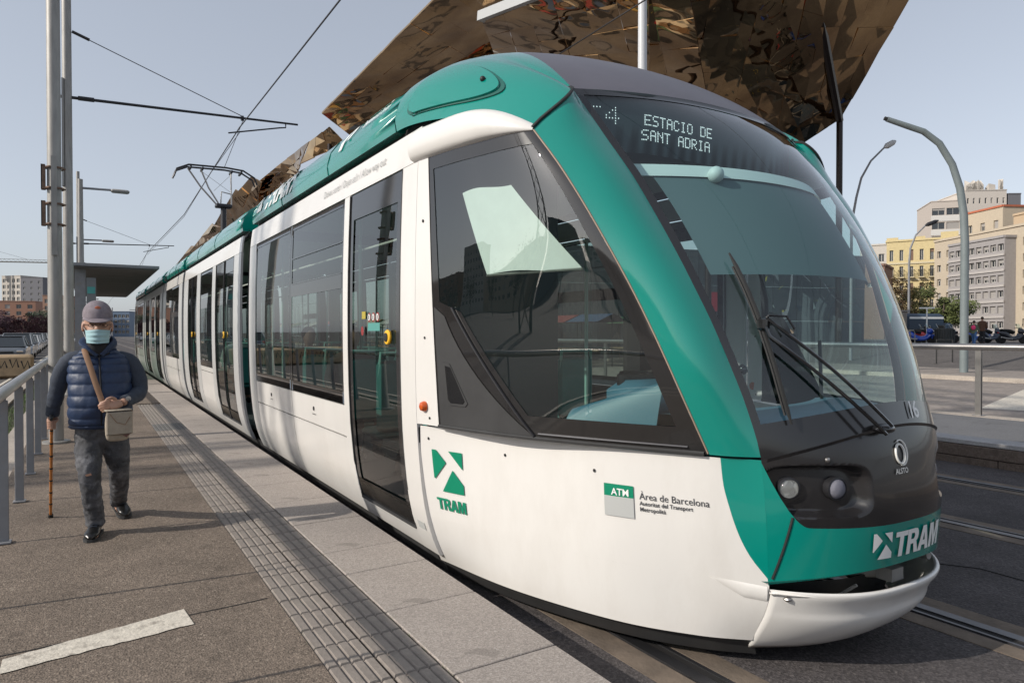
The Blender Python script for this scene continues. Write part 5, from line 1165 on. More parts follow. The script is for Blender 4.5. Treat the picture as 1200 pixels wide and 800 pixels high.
# right hand gripping the cane
hx, hy, hz = -5.555, -.195, 1.045
limb(mb, [(hx,hy+.004,hz+.045),(hx+.002,hy,hz+.015),(hx+.004,hy-.002,hz-.015)], [(.022,.030),(.024,.036),(.018,.030)])
for k in range(4):
    z = hz+.018-.017*k; r_ = .0085-.0006*k
    limb(mb, [(hx+.022,hy-.022,z),(hx+.046,hy-.018,z-.002),(hx+.054,hy+.006,z-.003),(hx+.040,hy+.020,z-.003),(hx+.022,hy+.016,z-.003)], [r_,r_,r_*.95,r_*.9,r_*.75], 8)
limb(mb, [(hx-.002,hy+.022,hz+.03),(hx+.022,hy+.032,hz+.018),(hx+.044,hy+.022,hz+.012)], [.011,.010,.008], 8)
# left hand resting on the bag
hx2, hy2, hz2 = -5.165, .175, 1.185
limb(mb, [(hx2-.015,hy2+.02,hz2+.003),(hx2+.012,hy2-.015,hz2),(hx2+.022,hy2-.045,hz2-.004)], [(.020,.028),(.018,.038),(.013,.034)])
for k, (l_, dz) in enumerate(((.055,.026),(.064,.010),(.060,-.007),(.047,-.023))):
    limb(mb, [(hx2+.022,hy2-.04,hz2+dz),(hx2+.032,hy2-.04-l_*.5,hz2+dz-.003),(hx2+.020,hy2-.045-l_*.88,hz2+dz-.012),(hx2+.006,hy2-.045-l_*.95,hz2+dz-.018)], [.0088,.0085,.0075,.006], 8)
limb(mb, [(hx2+.006,hy2-.005,hz2+.030),(hx2+.026,hy2-.035,hz2+.045),(hx2+.028,hy2-.066,hz2+.036)], [.011,.0095,.0075], 8)
remesh(mb.build('body', skin, man), .0055, 3)
# clothes
def quilt(a, t): 
    ph = t*11; return .0075*abs(math.sin(ph*math.pi))**.6+.0025*math.sin(a*7+int(ph)*2.3)*abs(math.sin(ph*math.pi))+.0016*math.sin(a*23+int(ph)*5)
secs = dense([(-5.385,.085,1.015,.128,.172),(-5.375,.085,1.06,.136,.180),(-5.365,.085,1.17,.150,.182),(-5.375,.083,1.29,.136,.180),(-5.39,.082,1.40,.118,.180),(-5.40,.08,1.475,.098,.168),(-5.395,.078,1.52,.075,.115),(-5.385,.075,1.555,.070,.085)], 110)
mb = MB(); loft(mb, secs, 64, True, lambda a, t: quilt(a, t)-(.010 if min(a, 2*math.pi-a) < .06 else 0)); vest = mb.build('quilted_vest', navy, man, angle=70)
mb = MB(); limb(mb, [(-5.248,.088,1.04),(-5.216,.086,1.17),(-5.236,.084,1.30),(-5.268,.08,1.42),(-5.300,.077,1.50)], [.0055]*5, 6); mb.build('zip', scarf, vest)
mb = MB()
for s_ in (-1,1): limb(mb, [(-5.30,.08+s_*.01,1.50),(-5.315,.08+s_*.05,1.545),(-5.36,.08+s_*.085,1.575),(-5.41,.08+s_*.07,1.60),(-5.44,.08,1.605)], [(.014,.02),(.016,.03),(.018,.034),(.018,.034),(.018,.034)], 10)
mb.build('collar', navy, vest); mb = MB(); loft(mb, dense([(-5.35,.075,1.50,.06,.07),(-5.34,.073,1.56,.066,.068),(-5.345,.07,1.61,.064,.068),(-5.35,.07,1.635,.058,.062)], 14), 20); mb.build('neck_scarf', scarf, man)
rn = random.Random(2)
def wr(a, t, f=9, am=.004): return am*math.sin(t*f*6.28+math.sin(a*2)*1.5)+am*.6*math.sin(t*f*11+a*3)
def sleeve_(P, r):
    mb = MB(); Q = [np.array([*p, q], float) for p, q in zip(P, r)]; k = 60; S_ = [cr(Q, i/k) for i in range(k+1)]
    mb.tube([s_[:3] for s_ in S_], [s_[3]+.0010*math.sin(i*1.1)+.0018*math.sin(i*.47) for i, s_ in enumerate(S_)], 18); return mb
sleeve_([(-5.41,.01,1.485),(-5.42,-.065,1.475),(-5.45,-.125,1.40),(-5.50,-.160,1.27),(-5.52,-.182,1.17),(-5.545,-.192,1.095)], [.040,.054,.057,.051,.044,.038]).build('sleeve', sleeve, man)
sleeve_([(-5.41,.15,1.485),(-5.415,.235,1.465),(-5.42,.290,1.39),(-5.40,.315,1.255),(-5.30,.272,1.212),(-5.205,.215,1.195)], [.040,.054,.058,.055,.047,.038]).build('sleeve', sleeve, man)
mb = MB(); mb.tube([(-5.222,.232,1.205),(-5.212,.224,1.203)], .031, 14); mb.lathe([(.016,0),(.016,.008),(.001,.009)], (-5.195,.240,1.215), 'X', 12); mb.build('wrist_watch', steel, man)
mb = MB()
limb(mb, [(-5.41,.02,1.04),(-5.41,.02,.93),(-5.335,.015,.83),(-5.27,.018,.72),(-5.29,.03,.58),(-5.35,.048,.42),(-5.365,.05,.365)], [(.085,.085),.086,.080,.066,.060,.056,.062], 22)
limb(mb, [(-5.41,.16,1.04),(-5.41,.165,.93),(-5.42,.18,.82),(-5.46,.19,.71),(-5.60,.20,.58),(-5.78,.20,.45),(-5.83,.20,.40)], [(.085,.085),.086,.080,.066,.060,.055,.058], 22)
loft(mb, dense([(-5.41,.09,.87,.06,.10),(-5.41,.09,.93,.10,.145),(-5.40,.09,1.02,.110,.150),(-5.395,.09,1.06,.110,.150)], 10), 28)
tr_ = remesh(mb.build('jeans', denim, man), .008, 2)
dt_ = bpy.data.textures.new('creases', 'CLOUDS'); dt_.noise_scale = .045; dt_.noise_depth = 2; dm = tr_.modifiers.new('creases', 'DISPLACE'); dm.texture = dt_; dm.strength = .020; dm.mid_level = .5; dm.texture_coords = 'LOCAL'
mb = MB(); mb.add([(-5.190,-.008,.735),(-5.188,.025,.742),(-5.190,.03,.728),(-5.193,.0,.722)], [(0,1,2,3)]); mb.build('jeans_tear', skin, man)
def shoe(toe, heel, lift, nm='shoe'):
    t, h = Vector(toe), Vector(heel); d = (t-h); L_ = d.length; ang = math.atan2(d.y, d.x); pit = math.asin(d.z/L_)
    M = Matrix.Translation(h) @ Matrix.Rotation(ang, 4, 'Z') @ Matrix.Rotation(-pit, 4, 'Y'); mb = MB(); n = 20; rows = []
    prof = [(0,.034,.075),(.15,.037,.088),(.35,.036,.080),(.55,.040,.062),(.75,.044,.050),(.9,.036,.042),(1,.012,.022)]
    Q = [np.array([a, b_, c_], float) for a, b_, c_ in prof]; k = 20; vs = []
    for i in range(k+1):
        u, w_, hh = cr(Q, i/k); w_ = max(w_, .006)
        for j in range(n):
            a = 2*math.pi*j/n; y = math.cos(a)*w_; z = .014+(hh*.5)+(math.sin(a))*hh*.5; vs.append(M @ Vector((u*L_, y, max(z, .012))))
    mb.add(vs, [(i*n+j, i*n+(j+1) % n, (i+1)*n+(j+1) % n, (i+1)*n+j) for i in range(k) for j in range(n)]+[tuple(range(n-1,-1,-1)), tuple(k*n+j for j in range(n))]); s_ = mb.build(nm, leather, man)
    mb = MB(); vs = []
    for zz in (0, .016):
        for i in range(k+1):
            u, w_, hh = cr(Q, i/k); vs.append(M @ Vector((u*L_*1.01, max(w_,.01)+.004, zz)))
        for i in range(k, -1, -1):
            u, w_, hh = cr(Q, i/k); vs.append(M @ Vector((u*L_*1.01, -max(w_,.01)-.004, zz)))
    m_ = 2*(k+1); mb.add(vs, [tuple(range(m_-1,-1,-1)), tuple(range(m_, 2*m_))]+[(i, (i+1) % m_, m_+(i+1) % m_, m_+i) for i in range(m_)]); mb.build('sole', rubber, s_, smooth=False)
    mb = MB()
    for q in (.38,.48,.58): mb.tube([M @ Vector((L_*q, -.022, .086-.05*(q-.3))), M @ Vector((L_*q+.005, 0, .096-.06*(q-.3))), M @ Vector((L_*q, .022, .086-.05*(q-.3)))], .003, 5)
    mb.build('laces', sleeve, s_)
shoe((-5.165,.015,.298), (-5.425,.062,.298), 0); shoe((-5.69,.245,.298), (-5.925,.195,.352), 0)
# cap, mask, glasses
mb = MB(); C0 = Vector((-5.352,.07,1.762)); vs = []
def capp(a, b_): 
    r = (.112*math.cos(a)**.0 if 0 else 1); x = .112*math.cos(b_)*math.cos(a); y = .087*math.cos(b_)*math.sin(a); z = .108*math.sin(b_)**.8 if b_ > 0 else 0
    return C0+Vector((x, y, z-.20*x-.004))
mb.grid(lambda u, v: capp(2*math.pi*u, math.pi/2*v), 32, 10); cap_ = mb.build('cap', capm, man, angle=60)
mb = MB(); 
def visor(u, v): a = R(-62+124*u); r0, r1 = 1.0, 1.0+.72*math.cos(a*1.25)**.8; r = r0+(r1-r0)*v; x = .112*math.cos(a)*r; y = .087*math.sin(a)*(1+.10*v); return C0+Vector((x, y, -.20*.112*math.cos(a)-.30*(x-.112*math.cos(a))-.010*abs(math.sin(a))*v))
mb.grid(visor, 20, 6); v_ = mb.build('cap_visor', capm, cap_, angle=60); solid(v_, .004)
mb = MB(); mb.ball(C0+Vector((.087,0,.052)), (.006,.018,.014), 10, 6); mb.build('cap_badge', mat('badge_orange', (.4,.12,.06), .7), cap_); mb = MB(); mb.ball(C0+Vector((0,0,.114)), (.008,.008,.004), 8, 4); mb.build('cap_button', capm, cap_)
mb = MB()
def msk(u, v): a = R(-78+156*u); r = 1+.05*math.cos(a); y = .071*math.sin(a)*(1.02-.10*v); x = .075*math.cos(a)*(1.12-.05*abs(v-.45))+(.016*max(0,math.cos(a*1.6))*(1-abs(v-.25)*1.2)); return (-5.308+x+.0035*math.sin(v*19)*math.cos(a), .07+y, 1.672-.092*v-.010*abs(math.sin(a))*(.5-v))
mb.grid(msk, 24, 14); mk2 = mb.build('face_mask', maskm, man, angle=60); mb = MB()
for s_ in (-1,1): mb.tube([(-5.30,.07+s_*.070,1.668),(-5.34,.07+s_*.086,1.70)], .0016, 4); mb.tube([(-5.30,.07+s_*.066,1.61),(-5.345,.07+s_*.086,1.665)], .0016, 4)
mb.build('mask_loop', txtw, mk2); mb = MB()
for s_ in (-1,1):
    mb.tube([(-5.240+.003*math.cos(t), .07+s_*.031+.023*math.cos(t), 1.700+.013*math.sin(t)) for t in [2*math.pi*k/14 for k in range(15)]], .0015, 5); mb.tube([(-5.245,.07+s_*.054,1.704),(-5.34,.07+s_*.086,1.708)], .0018, 4)
    MB().ball((-5.250,.07+s_*.031,1.700), (.006,.011,.0045), 10, 6).build('eye', mat('eye_dark', (.03,.02,.015), .3), man)
    MB().tube([(-5.243,.07+s_*.018,1.716),(-5.243,.07+s_*.032,1.720),(-5.252,.07+s_*.048,1.715)], .0028, 5).build('eyebrow', mat('hair_grey', (.16,.14,.13), .9), man)
    MB().ball((-5.372,.07+s_*.078,1.712), (.038,.012,.030), 10, 6).build('sideburn', MATS['hair_grey'], man)
mb.tube([(-5.24,.05,1.703),(-5.24,.09,1.703)], .0022, 4); mb.build('glasses', black, man)
# bag, with its strap; cane
bg_ = thing('shoulder_bag', 'beige canvas shoulder bag hanging in front of the man, on a tan strap', 'bag', (-5.13,.175,1.045), R(12))
mb = MB(); mb.cbox((0,0,0), (.075,.150,.200), .022); b_ = mb.build('bag_body', bagm, bg_); b_.modifiers.new('soft', 'SUBSURF').levels = 1
mb = MB(); mb.cbox((.044,0,.022), (.014,.154,.150), .006); mb.cbox((.0,0,.103), (.085,.152,.012), .005); fl = mb.build('bag_flap', bagm, bg_); mb = MB(); mb.add([(.0525,.015,-.055),(.0525,.062,-.050),(.0525,.038,-.072)], [(0,1,2)]); mb.build('bag_logo', mat('logo_brown', (.12,.05,.04), .6), fl)
mb = MB(); mb.tube([(.052,-.06,.09),(.053,-.02,.03),(.053,.03,.01),(.053,.06,.06)], .002, 4); mb.build('flap_seam', strapm, fl)
st = MB(); P = [(-5.135,.105,1.14),(-5.170,.085,1.22),(-5.20,.055,1.32),(-5.245,.025,1.43),(-5.300,.0,1.515),(-5.37,-.005,1.545),(-5.44,.02,1.51),(-5.515,.10,1.35),(-5.50,.22,1.18),(-5.34,.262,1.11),(-5.17,.243,1.13)]
Q = [cr([np.array(p) for p in P], i/60) for i in range(61)]; st.tube(Q, [(.004,.017)]*61, 8, flat=(1,0,0)); so = st.build('bag_strap', strapm, None); so.parent = bg_; so.matrix_parent_inverse = (Matrix.Translation((-5.13,.175,1.045)) @ Matrix.Rotation(R(12), 4, 'Z')).inverted()
cn_ = thing('walking_cane', 'banded bamboo walking cane in the man\'s hand', 'cane', (0,0,0)); a, b_ = Vector((-5.515,-.195,1.075)), Vector((-6.03,-.225,.305)); mb = MB(); mb.tube([a.lerp(b_, k/40) for k in range(41)], [.0095+(.002 if k % 5 == 0 else 0) for k in range(41)], 10); mb.build('shaft', mat('bamboo_orange', (.45,.16,.03), .35, coat=.4, var=.3, vscale=12), cn_)
mb = MB()
for k in range(7): mb.tube([a.lerp(b_, .10+.125*k), a.lerp(b_, .135+.125*k)], .0108, 10)
mb.build('dark_band', mblack, cn_)
kids(cn_)[-1]['kind'] = 'stuff'
mb = MB(); mb.tube([a.lerp(b_, .975), b_+Vector((0,0,-.004))], [.015,.017], 12); mb.build('rubber_tip', mblack, cn_); mb = MB(); mb.tube([a+Vector((-.05,0,.012)), a+Vector((-.02,0,.02)), a+Vector((.025,0,.018)), a+Vector((.07,0,.0))], [.012,.013,.013,.010], 10); mb.build('handle', mblack, cn_)
def small_person(label, loc, rz, top, legs, hair=(.02,.015,.01), pose='stand', sc=1., group=None, shoes=(.02,.02,.02), z0=0):
    p = thing('person', label, 'person', loc, rz, group); p.scale = (sc,)*3
    sit = pose == 'sit'; w_ = .16 if pose == 'walk' else .02
    hz_ = .92 if not sit else .50
    B = MB(); B.ball((.02,0,hz_+.70), (.095,.075,.115), 14, 10); limb(B, [(0,0,hz_+.62),(0,0,hz_+.52)], [.05,.06]); loft(B, dense([(0,0,hz_+.55,.05,.10),(0,0,hz_+.49,.09,.18),(0,0,hz_+.3,.10,.155),(0,0,hz_,.10,.155)], 12), 20)
    for s_ in (-1,1):
        if sit: L_ = [(0,s_*.09,hz_),(.25,s_*.10,hz_+.03),(.45,s_*.10,hz_),(.46,s_*.10,hz_-.3),(.46,s_*.10,.06)]
        else: L_ = [(0,s_*.09,hz_),(s_*w_*.5,s_*.095,.7),(s_*w_*.8+.02,s_*.095,.48),(s_*w_*1.3-.02,s_*.095,.25),(s_*w_*1.7,s_*.095,.08)]
        limb(B, L_, [.085,.075,.055,.05,.038]); limb(B, [L_[-1], (L_[-1][0]+.12, L_[-1][1], L_[-1][2]-.03)], [.036,.03])
        A_ = [(0,s_*.19,hz_+.47),(-.02*s_,s_*.235,hz_+.25),(.10 if not sit else .2,s_*.22,hz_+.08),(.22,s_*.16,hz_+.04)] if pose != 'walk' else [(0,s_*.19,hz_+.47),(-.08*s_,s_*.23,hz_+.22),(-.10*s_+.08,s_*.24,hz_-.02)]
        limb(B, A_, [.05,.045,.035,.028][:len(A_)]); B.ball(A_[-1], (.035,.03,.045), 8, 6)
        for q in range(4): limb(B, [Vector(A_[-1])+Vector((.0,(q-1.5)*.015,-.02)), Vector(A_[-1])+Vector((.02,(q-1.5)*.016,-.065))], [.008,.006], 6)
    remesh(B.build('body', skin, p), .014, 2)
    m = lambda c_: mat('cloth_%d_%d_%d' % tuple(int(v*999) for v in c_), c_, .85, var=.15, vscale=8)
    B = MB(); loft(B, dense([(0,0,hz_+.56,.075,.09),(0,0,hz_+.50,.115,.20),(0,0,hz_+.3,.135,.185),(0,0,hz_-.10 if not sit else hz_-.02,.14,.19)], 14), 22)
    for s_ in (-1,1):
        A_ = [(0,s_*.17,hz_+.48),(-.02*s_,s_*.24,hz_+.25),(.10 if not sit else .2,s_*.22,hz_+.08),(.18,s_*.17,hz_+.05)] if pose != 'walk' else [(0,s_*.17,hz_+.48),(-.08*s_,s_*.235,hz_+.22),(-.10*s_+.08,s_*.24,hz_+.02)]
        limb(B, A_, [.07,.062,.052,.042][:len(A_)])
    remesh(B.build('coat', m(top), p), .016, 2)
    B = MB()
    for s_ in (-1,1):
        if sit: L_ = [(0,s_*.09,hz_),(.25,s_*.10,hz_+.03),(.45,s_*.10,hz_),(.46,s_*.10,hz_-.3),(.46,s_*.10,.14)]
        else: L_ = [(0,s_*.08,hz_+.05),(s_*w_*.5,s_*.095,.7),(s_*w_*.8+.02,s_*.095,.48),(s_*w_*1.3-.02,s_*.095,.25),(s_*w_*1.6,s_*.095,.11)]
        limb(B, L_, [.105,.09,.07,.065,.06])
    remesh(B.build('trousers', m(legs), p), .016, 2)
    B = MB(); B.ball((-.008,0,hz_+.735), (.105,.088,.098), 14, 10); B.build('hair', m(hair), p)
    for s_ in (-1,1):
        f = (.46,s_*.10,.05) if sit else (s_*w_*1.7,s_*.095,.045); B = MB(); B.ball((f[0]+.05, f[1], f[2]), (.135,.05,.05), 12, 8); B.build('shoe', m(shoes), p)
    return p
small_person('man in a brown jacket seen from behind beside the parked motorbikes', (-21.2,48.9,hgt(0,48.9)), R(95), (.10,.05,.03), (.02,.02,.025), (.06,.04,.03))
kd = small_person('child with a pink rucksack, half hidden by the thick bent post', (-18.75,42.3,hgt(0,42.3)), R(100), (.10,.13,.09), (.05,.12,.28), (.03,.02,.02), 'walk', .80)
mb = MB(); mb.ball((-.17,0,1.25), (.10,.14,.18), 14, 10); rk = mb.build('rucksack', mat('ruck_pink', (.75,.05,.18), .7), None); tag(rk, 'bright pink rucksack on the child\'s back', 'rucksack'); rk.location = kd.location; rk.rotation_euler = kd.rotation_euler; rk.scale = kd.scale
def atw(x, w_): u = (x-600)/800*w_; return (.53*u-.848*w_, .848*u+.53*w_)
for x, w_, lab, tp, lg, po in ((905,33,'person in a green jacket behind the windscreen glass',(.02,.22,.16),(.05,.07,.12),'stand'),(929,32,'person in a black hooded coat and jeans walking past the market front',(.012,.012,.018),(.07,.14,.25),'walk'),(893,35,'person in a grey-blue coat left of the green jacket',(.14,.20,.26),(.03,.03,.04),'stand'),(868,36,'person in a rust-brown coat farthest left behind the wiper',(.22,.08,.05),(.03,.03,.04),'stand')):
    X, Y = atw(x, w_); small_person(lab, (X, Y, .146 if Y > 26.3 else 0), R(200), tp, lg, pose=po)
small_person('passenger with a teal scarf seated by the second tram window', (-7.0, YC-.98, .40), 0, (.03,.035,.04), (.02,.02,.03), (.10,.08,.07), 'sit')
small_person('dark-haired passenger seated by the first tram window', (-8.75, YC-.95, .40), 0, (.05,.03,.025), (.02,.02,.02), pose='sit')
small_person('passenger in pale clothes seen in the second carriage', (-13.4, YC-.98, .40), 0, (.3,.4,.36), (.1,.1,.1), pose='sit')
# ------------------------------------------------------------------ VEHICLES
tyre = mat('tyre', (.015,.015,.015), .85); carg = mat('car_glass', (.015,.02,.022), .06, coat=.5)
def car(label, loc, rz, col, kind=0, group='cars on the road left of the platform'):
    c_ = thing('parked_car', label, 'car', loc, rz, group)
    pm_ = mat('car_paint_%d' % int(sum(col)*1000), col, .25, coat=.6, metal=.2)
    L_, Wd, H = (4.2,1.74,1.46) if kind == 0 else (4.5,1.8,1.62)
    prof = [(-L_/2,.35),(-L_/2,.72),(-L_/2+.12,.90),(-L_*.36,.95),(L_*.20,.92),(L_*.42,.78),(L_/2-.05,.62),(L_/2,.35)]
    def sec(y, ins): return [(x*(1-ins*.03), y, z-(ins*.05 if z > .5 else 0)) for x, z in prof]
    mb = MB(); ys = [(-Wd/2,1.2),(-Wd/2+.06,.3),(-Wd/4,0),(0,0),(Wd/4,0),(Wd/2-.06,.3),(Wd/2,1.2)]; vs = [p for y, i_ in ys for p in sec(y, i_)]; n = len(prof)
    mb.add(vs, [(j*n+i, j*n+(i+1) % n, (j+1)*n+(i+1) % n, (j+1)*n+i) for j in range(len(ys)-1) for i in range(n)]+[tuple(range(n-1,-1,-1)), tuple((len(ys)-1)*n+i for i in range(n))]); mb.build('body', pm_, c_, angle=40)
    cab_ = [(-L_*.44,.92),(-L_*.34,H-.05),(-L_*.2,H),(L_*.05,H-.03),(L_*.26,.90)]
    mb = MB(); vs = []
    for y, k in ((-1,0),(-1,1),(1,1),(1,0)): pass
    lo = [(-L_*.45,.92),(L_*.27,.90)]; hi = [(-L_*.35,H-.03),(L_*.06,H-.03)]; wl_, wh_ = Wd/2-.05, Wd/2-.22
    vs = [(lo[0][0],-wl_,lo[0][1]),(lo[1][0],-wl_,lo[1][1]),(lo[1][0],wl_,lo[1][1]),(lo[0][0],wl_,lo[0][1]),(hi[0][0],-wh_,hi[0][1]),(hi[1][0],-wh_,hi[1][1]),(hi[1][0],wh_,hi[1][1]),(hi[0][0],wh_,hi[0][1])]
    mb.add(vs, [(0,1,5,4),(1,2,6,5),(2,3,7,6),(3,0,4,7)]); mb.build('windows', carg, c_, smooth=False)
    mb = MB(); mb.cbox(((hi[0][0]+hi[1][0])/2,0,H-.01), (hi[1][0]-hi[0][0]+.06, wh_*2+.04, .06), .02)
    for i, j in ((0,4),(1,5),(2,6),(3,7)): mb.tube([vs[i], vs[j]], .035, 5)
    for s_ in (-1,1): mb.tube([(-.35,s_*wl_,.92),(-.35,s_*wh_,H-.03)], .035, 5)
    mb.build('roof', pm_, c_)
    for x in (-L_*.31, L_*.31):
        for s_ in (-1,1):
            w_ = MB().lathe([(.20,-.1),(.30,-.09),(.32,0),(.30,.09),(.20,.1)], (x,s_*(Wd/2-.10),.32), 'Y', 18).build('wheel', tyre, c_); MB().lathe([(.19,s_*.09),(.17,s_*.115),(.03,s_*.10)], (x,s_*(Wd/2-.10),.32), 'Y', 12).build('rim', steel, w_)
    for s_ in (-1,1):
        MB().cbox((L_/2-.12,s_*.62,.66), (.22,.30,.13), .03).build('headlight', chrome, c_); MB().cbox((-L_/2+.06,s_*.66,.74), (.12,.2,.2), .03).build('tail_light', mat('tail_red', (.4,.01,.01), .3), c_)
        MB().cbox((L_*.20,s_*(Wd/2+.08),.96), (.1,.16,.12), .03).build('mirror', pm_, c_)
    MB().cbox((L_/2+.0,0,.45), (.05,.52,.11), .01).build('number_plate', txtw, c_); MB().cbox((L_/2-.02,0,.62), (.06,.7,.10), .02).build('grille', mblack, c_)
    return c_
cc = [((.06,.065,.07),'dark grey'),((.30,.31,.32),'silver'),((.10,.12,.16),'slate blue'),((.5,.5,.5),'white'),((.20,.21,.22),'mid grey'),((.03,.03,.035),'black'),((.36,.36,.35),'pale silver'),((.25,.03,.03),'red')]
spots = [(-47,-3.6,0,'half hidden behind the graffiti block'),(-54,-3.7,4,'second in the row after the graffiti block'),(-61,-3.9,1,'third in the row along the road'),(-55,-7.0,2,'in the far lane beside the graffiti block'),(-68,-4.0,3,'fourth in the row along the road'),(-64,-7.2,6,'in the far lane under the purple trees'),(-76,-4.2,4,'fifth in the row along the road'),(-84,-4.4,1,'sixth in the row along the road'),(-74,-7.4,0,'second in the far lane under the purple trees'),(-93,-4.6,5,'seventh in the row along the road'),(-86,-7.6,3,'third in the far lane under the purple trees'),(-104,-4.8,6,'eighth in the row along the road'),(-118,-5,2,'ninth, small, near the end of the row'),(-133,-5.2,3,'tenth, tiny, near the end of the row'),(-150,-5.0,1,'last of the row, behind the masts')]
for k, (x, y, ci, w_) in enumerate(spots): car('%s car %s' % (cc[ci][1], w_), (x, y, 0), R(0 if y > -6 else 180), cc[ci][0], k % 2)
for k, (x, y, ci, w_) in enumerate(((-120,.6,3,'nearest the platform end'),(-135,-.2,7,'second, right of the man'),(-150,1.2,0,'third, right of the man'),(-168,0,1,'fourth, right of the man'),(-185,2.0,3,'farthest, right of the man'),(-160,2.2,7,'beside the tram end'))): car('tiny %s car at the street end, %s' % (cc[ci][1], w_), (x, y-2.4, 0), 0, cc[ci][0], k % 2, 'far cars at the end of the street')
def motorbike(label, loc, rz, col, box=False, scooter=True, sc=1.):
    b_ = thing('motorbike', label, 'motorbike', loc, rz, 'motorbikes parked across the plaza'); b_.scale = (sc,)*3; pm_ = mat('bike_paint_%d' % int(sum(col)*1000+col[2]*77), col, .3, coat=.5)
    for x in (-.66,.70):
        w_ = MB().lathe([(.17,-.05),(.25,-.055),(.29,0),(.25,.055),(.17,.05)], (x,0,.29), 'Y', 20).build('wheel', tyre, b_); MB().lathe([(.17,-.02),(.17,.02)], (x,0,.29), 'Y', 12).build('rim', steel, w_)
    mb = MB(); limb(mb, [(.72,0,.32),(.55,0,.75),(.45,0,1.0)], [(.05,.09),(.05,.12),(.04,.05)]); limb(mb, [(.56,0,.62),(.42,0,.42),(.1,0,.34),(-.25,0,.42),(-.5,0,.62),(-.85,0,.72)], [(.10,.20),(.12,.18),(.12,.17),(.20,.20),(.20,.19),(.10,.10)]); mb.ball((.60,0,.80), (.20,.19,.20), 12, 8); mb.ball((.72,0,.52), (.22,.08,.10), 10, 8); mb.build('fairing', pm_, b_)
    limb(MB_ := MB(), [(.12,0,.70),(-.2,0,.80),(-.55,0,.84),(-.80,0,.90)], [(.07,.13),(.09,.17),(.08,.15),(.05,.10)]); MB_.build('seat', mblack, b_)
    mb = MB(); mb.tube([(.38,-.34,1.02),(.45,-.15,1.03),(.45,.15,1.03),(.38,.34,1.02)], .018, 6); 
    for s_ in (-1,1): mb.tube([(.45,s_*.22,1.03),(.48,s_*.28,1.22)], .008, 5); mb.ball((.48,s_*.29,1.25), (.02,.065,.045), 8, 6)
    mb.build('handlebar', darkmetal, b_); mb = MB(); mb.grid(lambda u, v: (.62-.22*v-.10*(2*u-1)**2, (2*u-1)*.20, .92+.38*v), 8, 4); mb.build('windshield', wglass, b_)
    MB().ball((.80,0,.80), (.03,.10,.06), 10, 6).build('headlight', chrome, b_); mb = MB(); limb(mb, [(-.1,-.18,.3),(-.5,-.2,.34),(-.85,-.2,.42)], [.04,.05,.05]); mb.build('exhaust', steel, b_)
    MB().cbox((-.92,0,.72), (.05,.16,.08), .02).build('tail_light', MATS['tail_red'], b_)
    if box: MB().cbox((-.88,0,1.08), (.38,.42,.32), .06).build('top_box', pm_ if box == 2 else mblack, b_)
    return b_
hg = lambda y: hgt(0, y)
for x, w_, rz, col, bx, lab in ((1186,45,R(58),(.02,.022,.03),0,'dark maxi scooter side-on at the right edge'),(1160,47,R(66),(.02,.03,.06),1,'navy motorbike partly behind the man in the brown jacket'),(1143,48,R(20),(.02,.10,.5),0,'bright blue motorbike just right of the thick bent post'),(1120,47,R(10),(.03,.03,.03),1,'black scooter left of the thick bent post'),(1104,47,R(20),(.02,.02,.02),2,'black motorbike with a top box behind the round bin'),(1089,46,R(40),(.45,.04,.05),0,'red motorbike between the blue one and the bin'),(1077,44,R(30),(.01,.06,.42),0,'blue motorbike leftmost, beside the dark van'),(1070,48,R(30),(.3,.3,.3),1,'grey scooter with a white top box beside the dark van')):
    X, Y = atw(x, w_); motorbike(lab, (X, Y, hg(Y)), rz, col, bx)
X, Y = atw(1074, 52); v = thing('delivery_van', 'dark blue van parked behind the motorbikes, left of the tree', 'van', (X, Y, hg(Y)), R(70)); MB().cbox((0,0,1.2), (3.4,1.9,1.9), .2).build('body', mat('van_blue', (.02,.04,.07), .4), v)
mb = MB(); mb.cbox((2.05,0,.9), (.9,1.85,1.1), .15); mb.build('bonnet', MATS['van_blue'], v); mb = MB(); mb.add([(1.73,-.8,1.45),(1.73,.8,1.45),(1.715,.75,2.0),(1.715,-.75,2.0)], [(0,1,2,3)]); mb.build('windscreen', carg, v, smooth=False); mb = MB(); mb.box(-1.5,1.5,-.965,-.96,1.75,1.9); mb.build('side_stripe', txtw, v, smooth=False)
for x in (-1.1,1.6):
    for s_ in (-1,1): MB().lathe([(.2,-.1),(.34,0),(.2,.1)], (x,s_*.88,.34), 'Y', 14).build('wheel', tyre, v)
X, Y = atw(1050, 49); k_ = thing('utility_kiosk', 'grey-brown utility box beside the dark van', 'kiosk', (X, Y, hg(Y)), R(32)); MB().cbox((0,0,1.1), (1.3,.9,2.2), .04).build('cabinet', mat('kiosk_grey', (.22,.20,.18), .7), k_); MB().cbox((0,0,2.25), (1.4,1.0,.1), .03).build('lid', mat('kiosk_lid', (.3,.28,.26), .7), k_)
X, Y = atw(1107, 43); k_ = thing('litter_bin', 'round dark slatted litter bin in front of the motorbikes', 'bin', (X, Y, hg(Y)))
mb = MB(); mb.lathe([(.46,0),(.50,.05),(.50,.95),(.46,1.0)], n=20); mb.build('drum', mat('bin_dark', (.035,.04,.04), .6), k_)
for k in range(18): a = 2*math.pi*k/18; MB().cbox((.52*math.cos(a),.52*math.sin(a),.5), (.05,.05,.86), .01).build('slat', MATS['bin_dark'], k_)
X, Y = atw(1086, 44); k_ = thing('sign_post', 'thin white post with a crossbar among the motorbikes', 'sign', (X, Y, hg(Y)), R(32)); MB().tube([(0,0,0),(0,0,2.3)], .04, 8).build('post', txtw, k_); MB().cbox((0,0,2.3), (.9,.06,.1), .02).build('crossbar', txtw, k_)
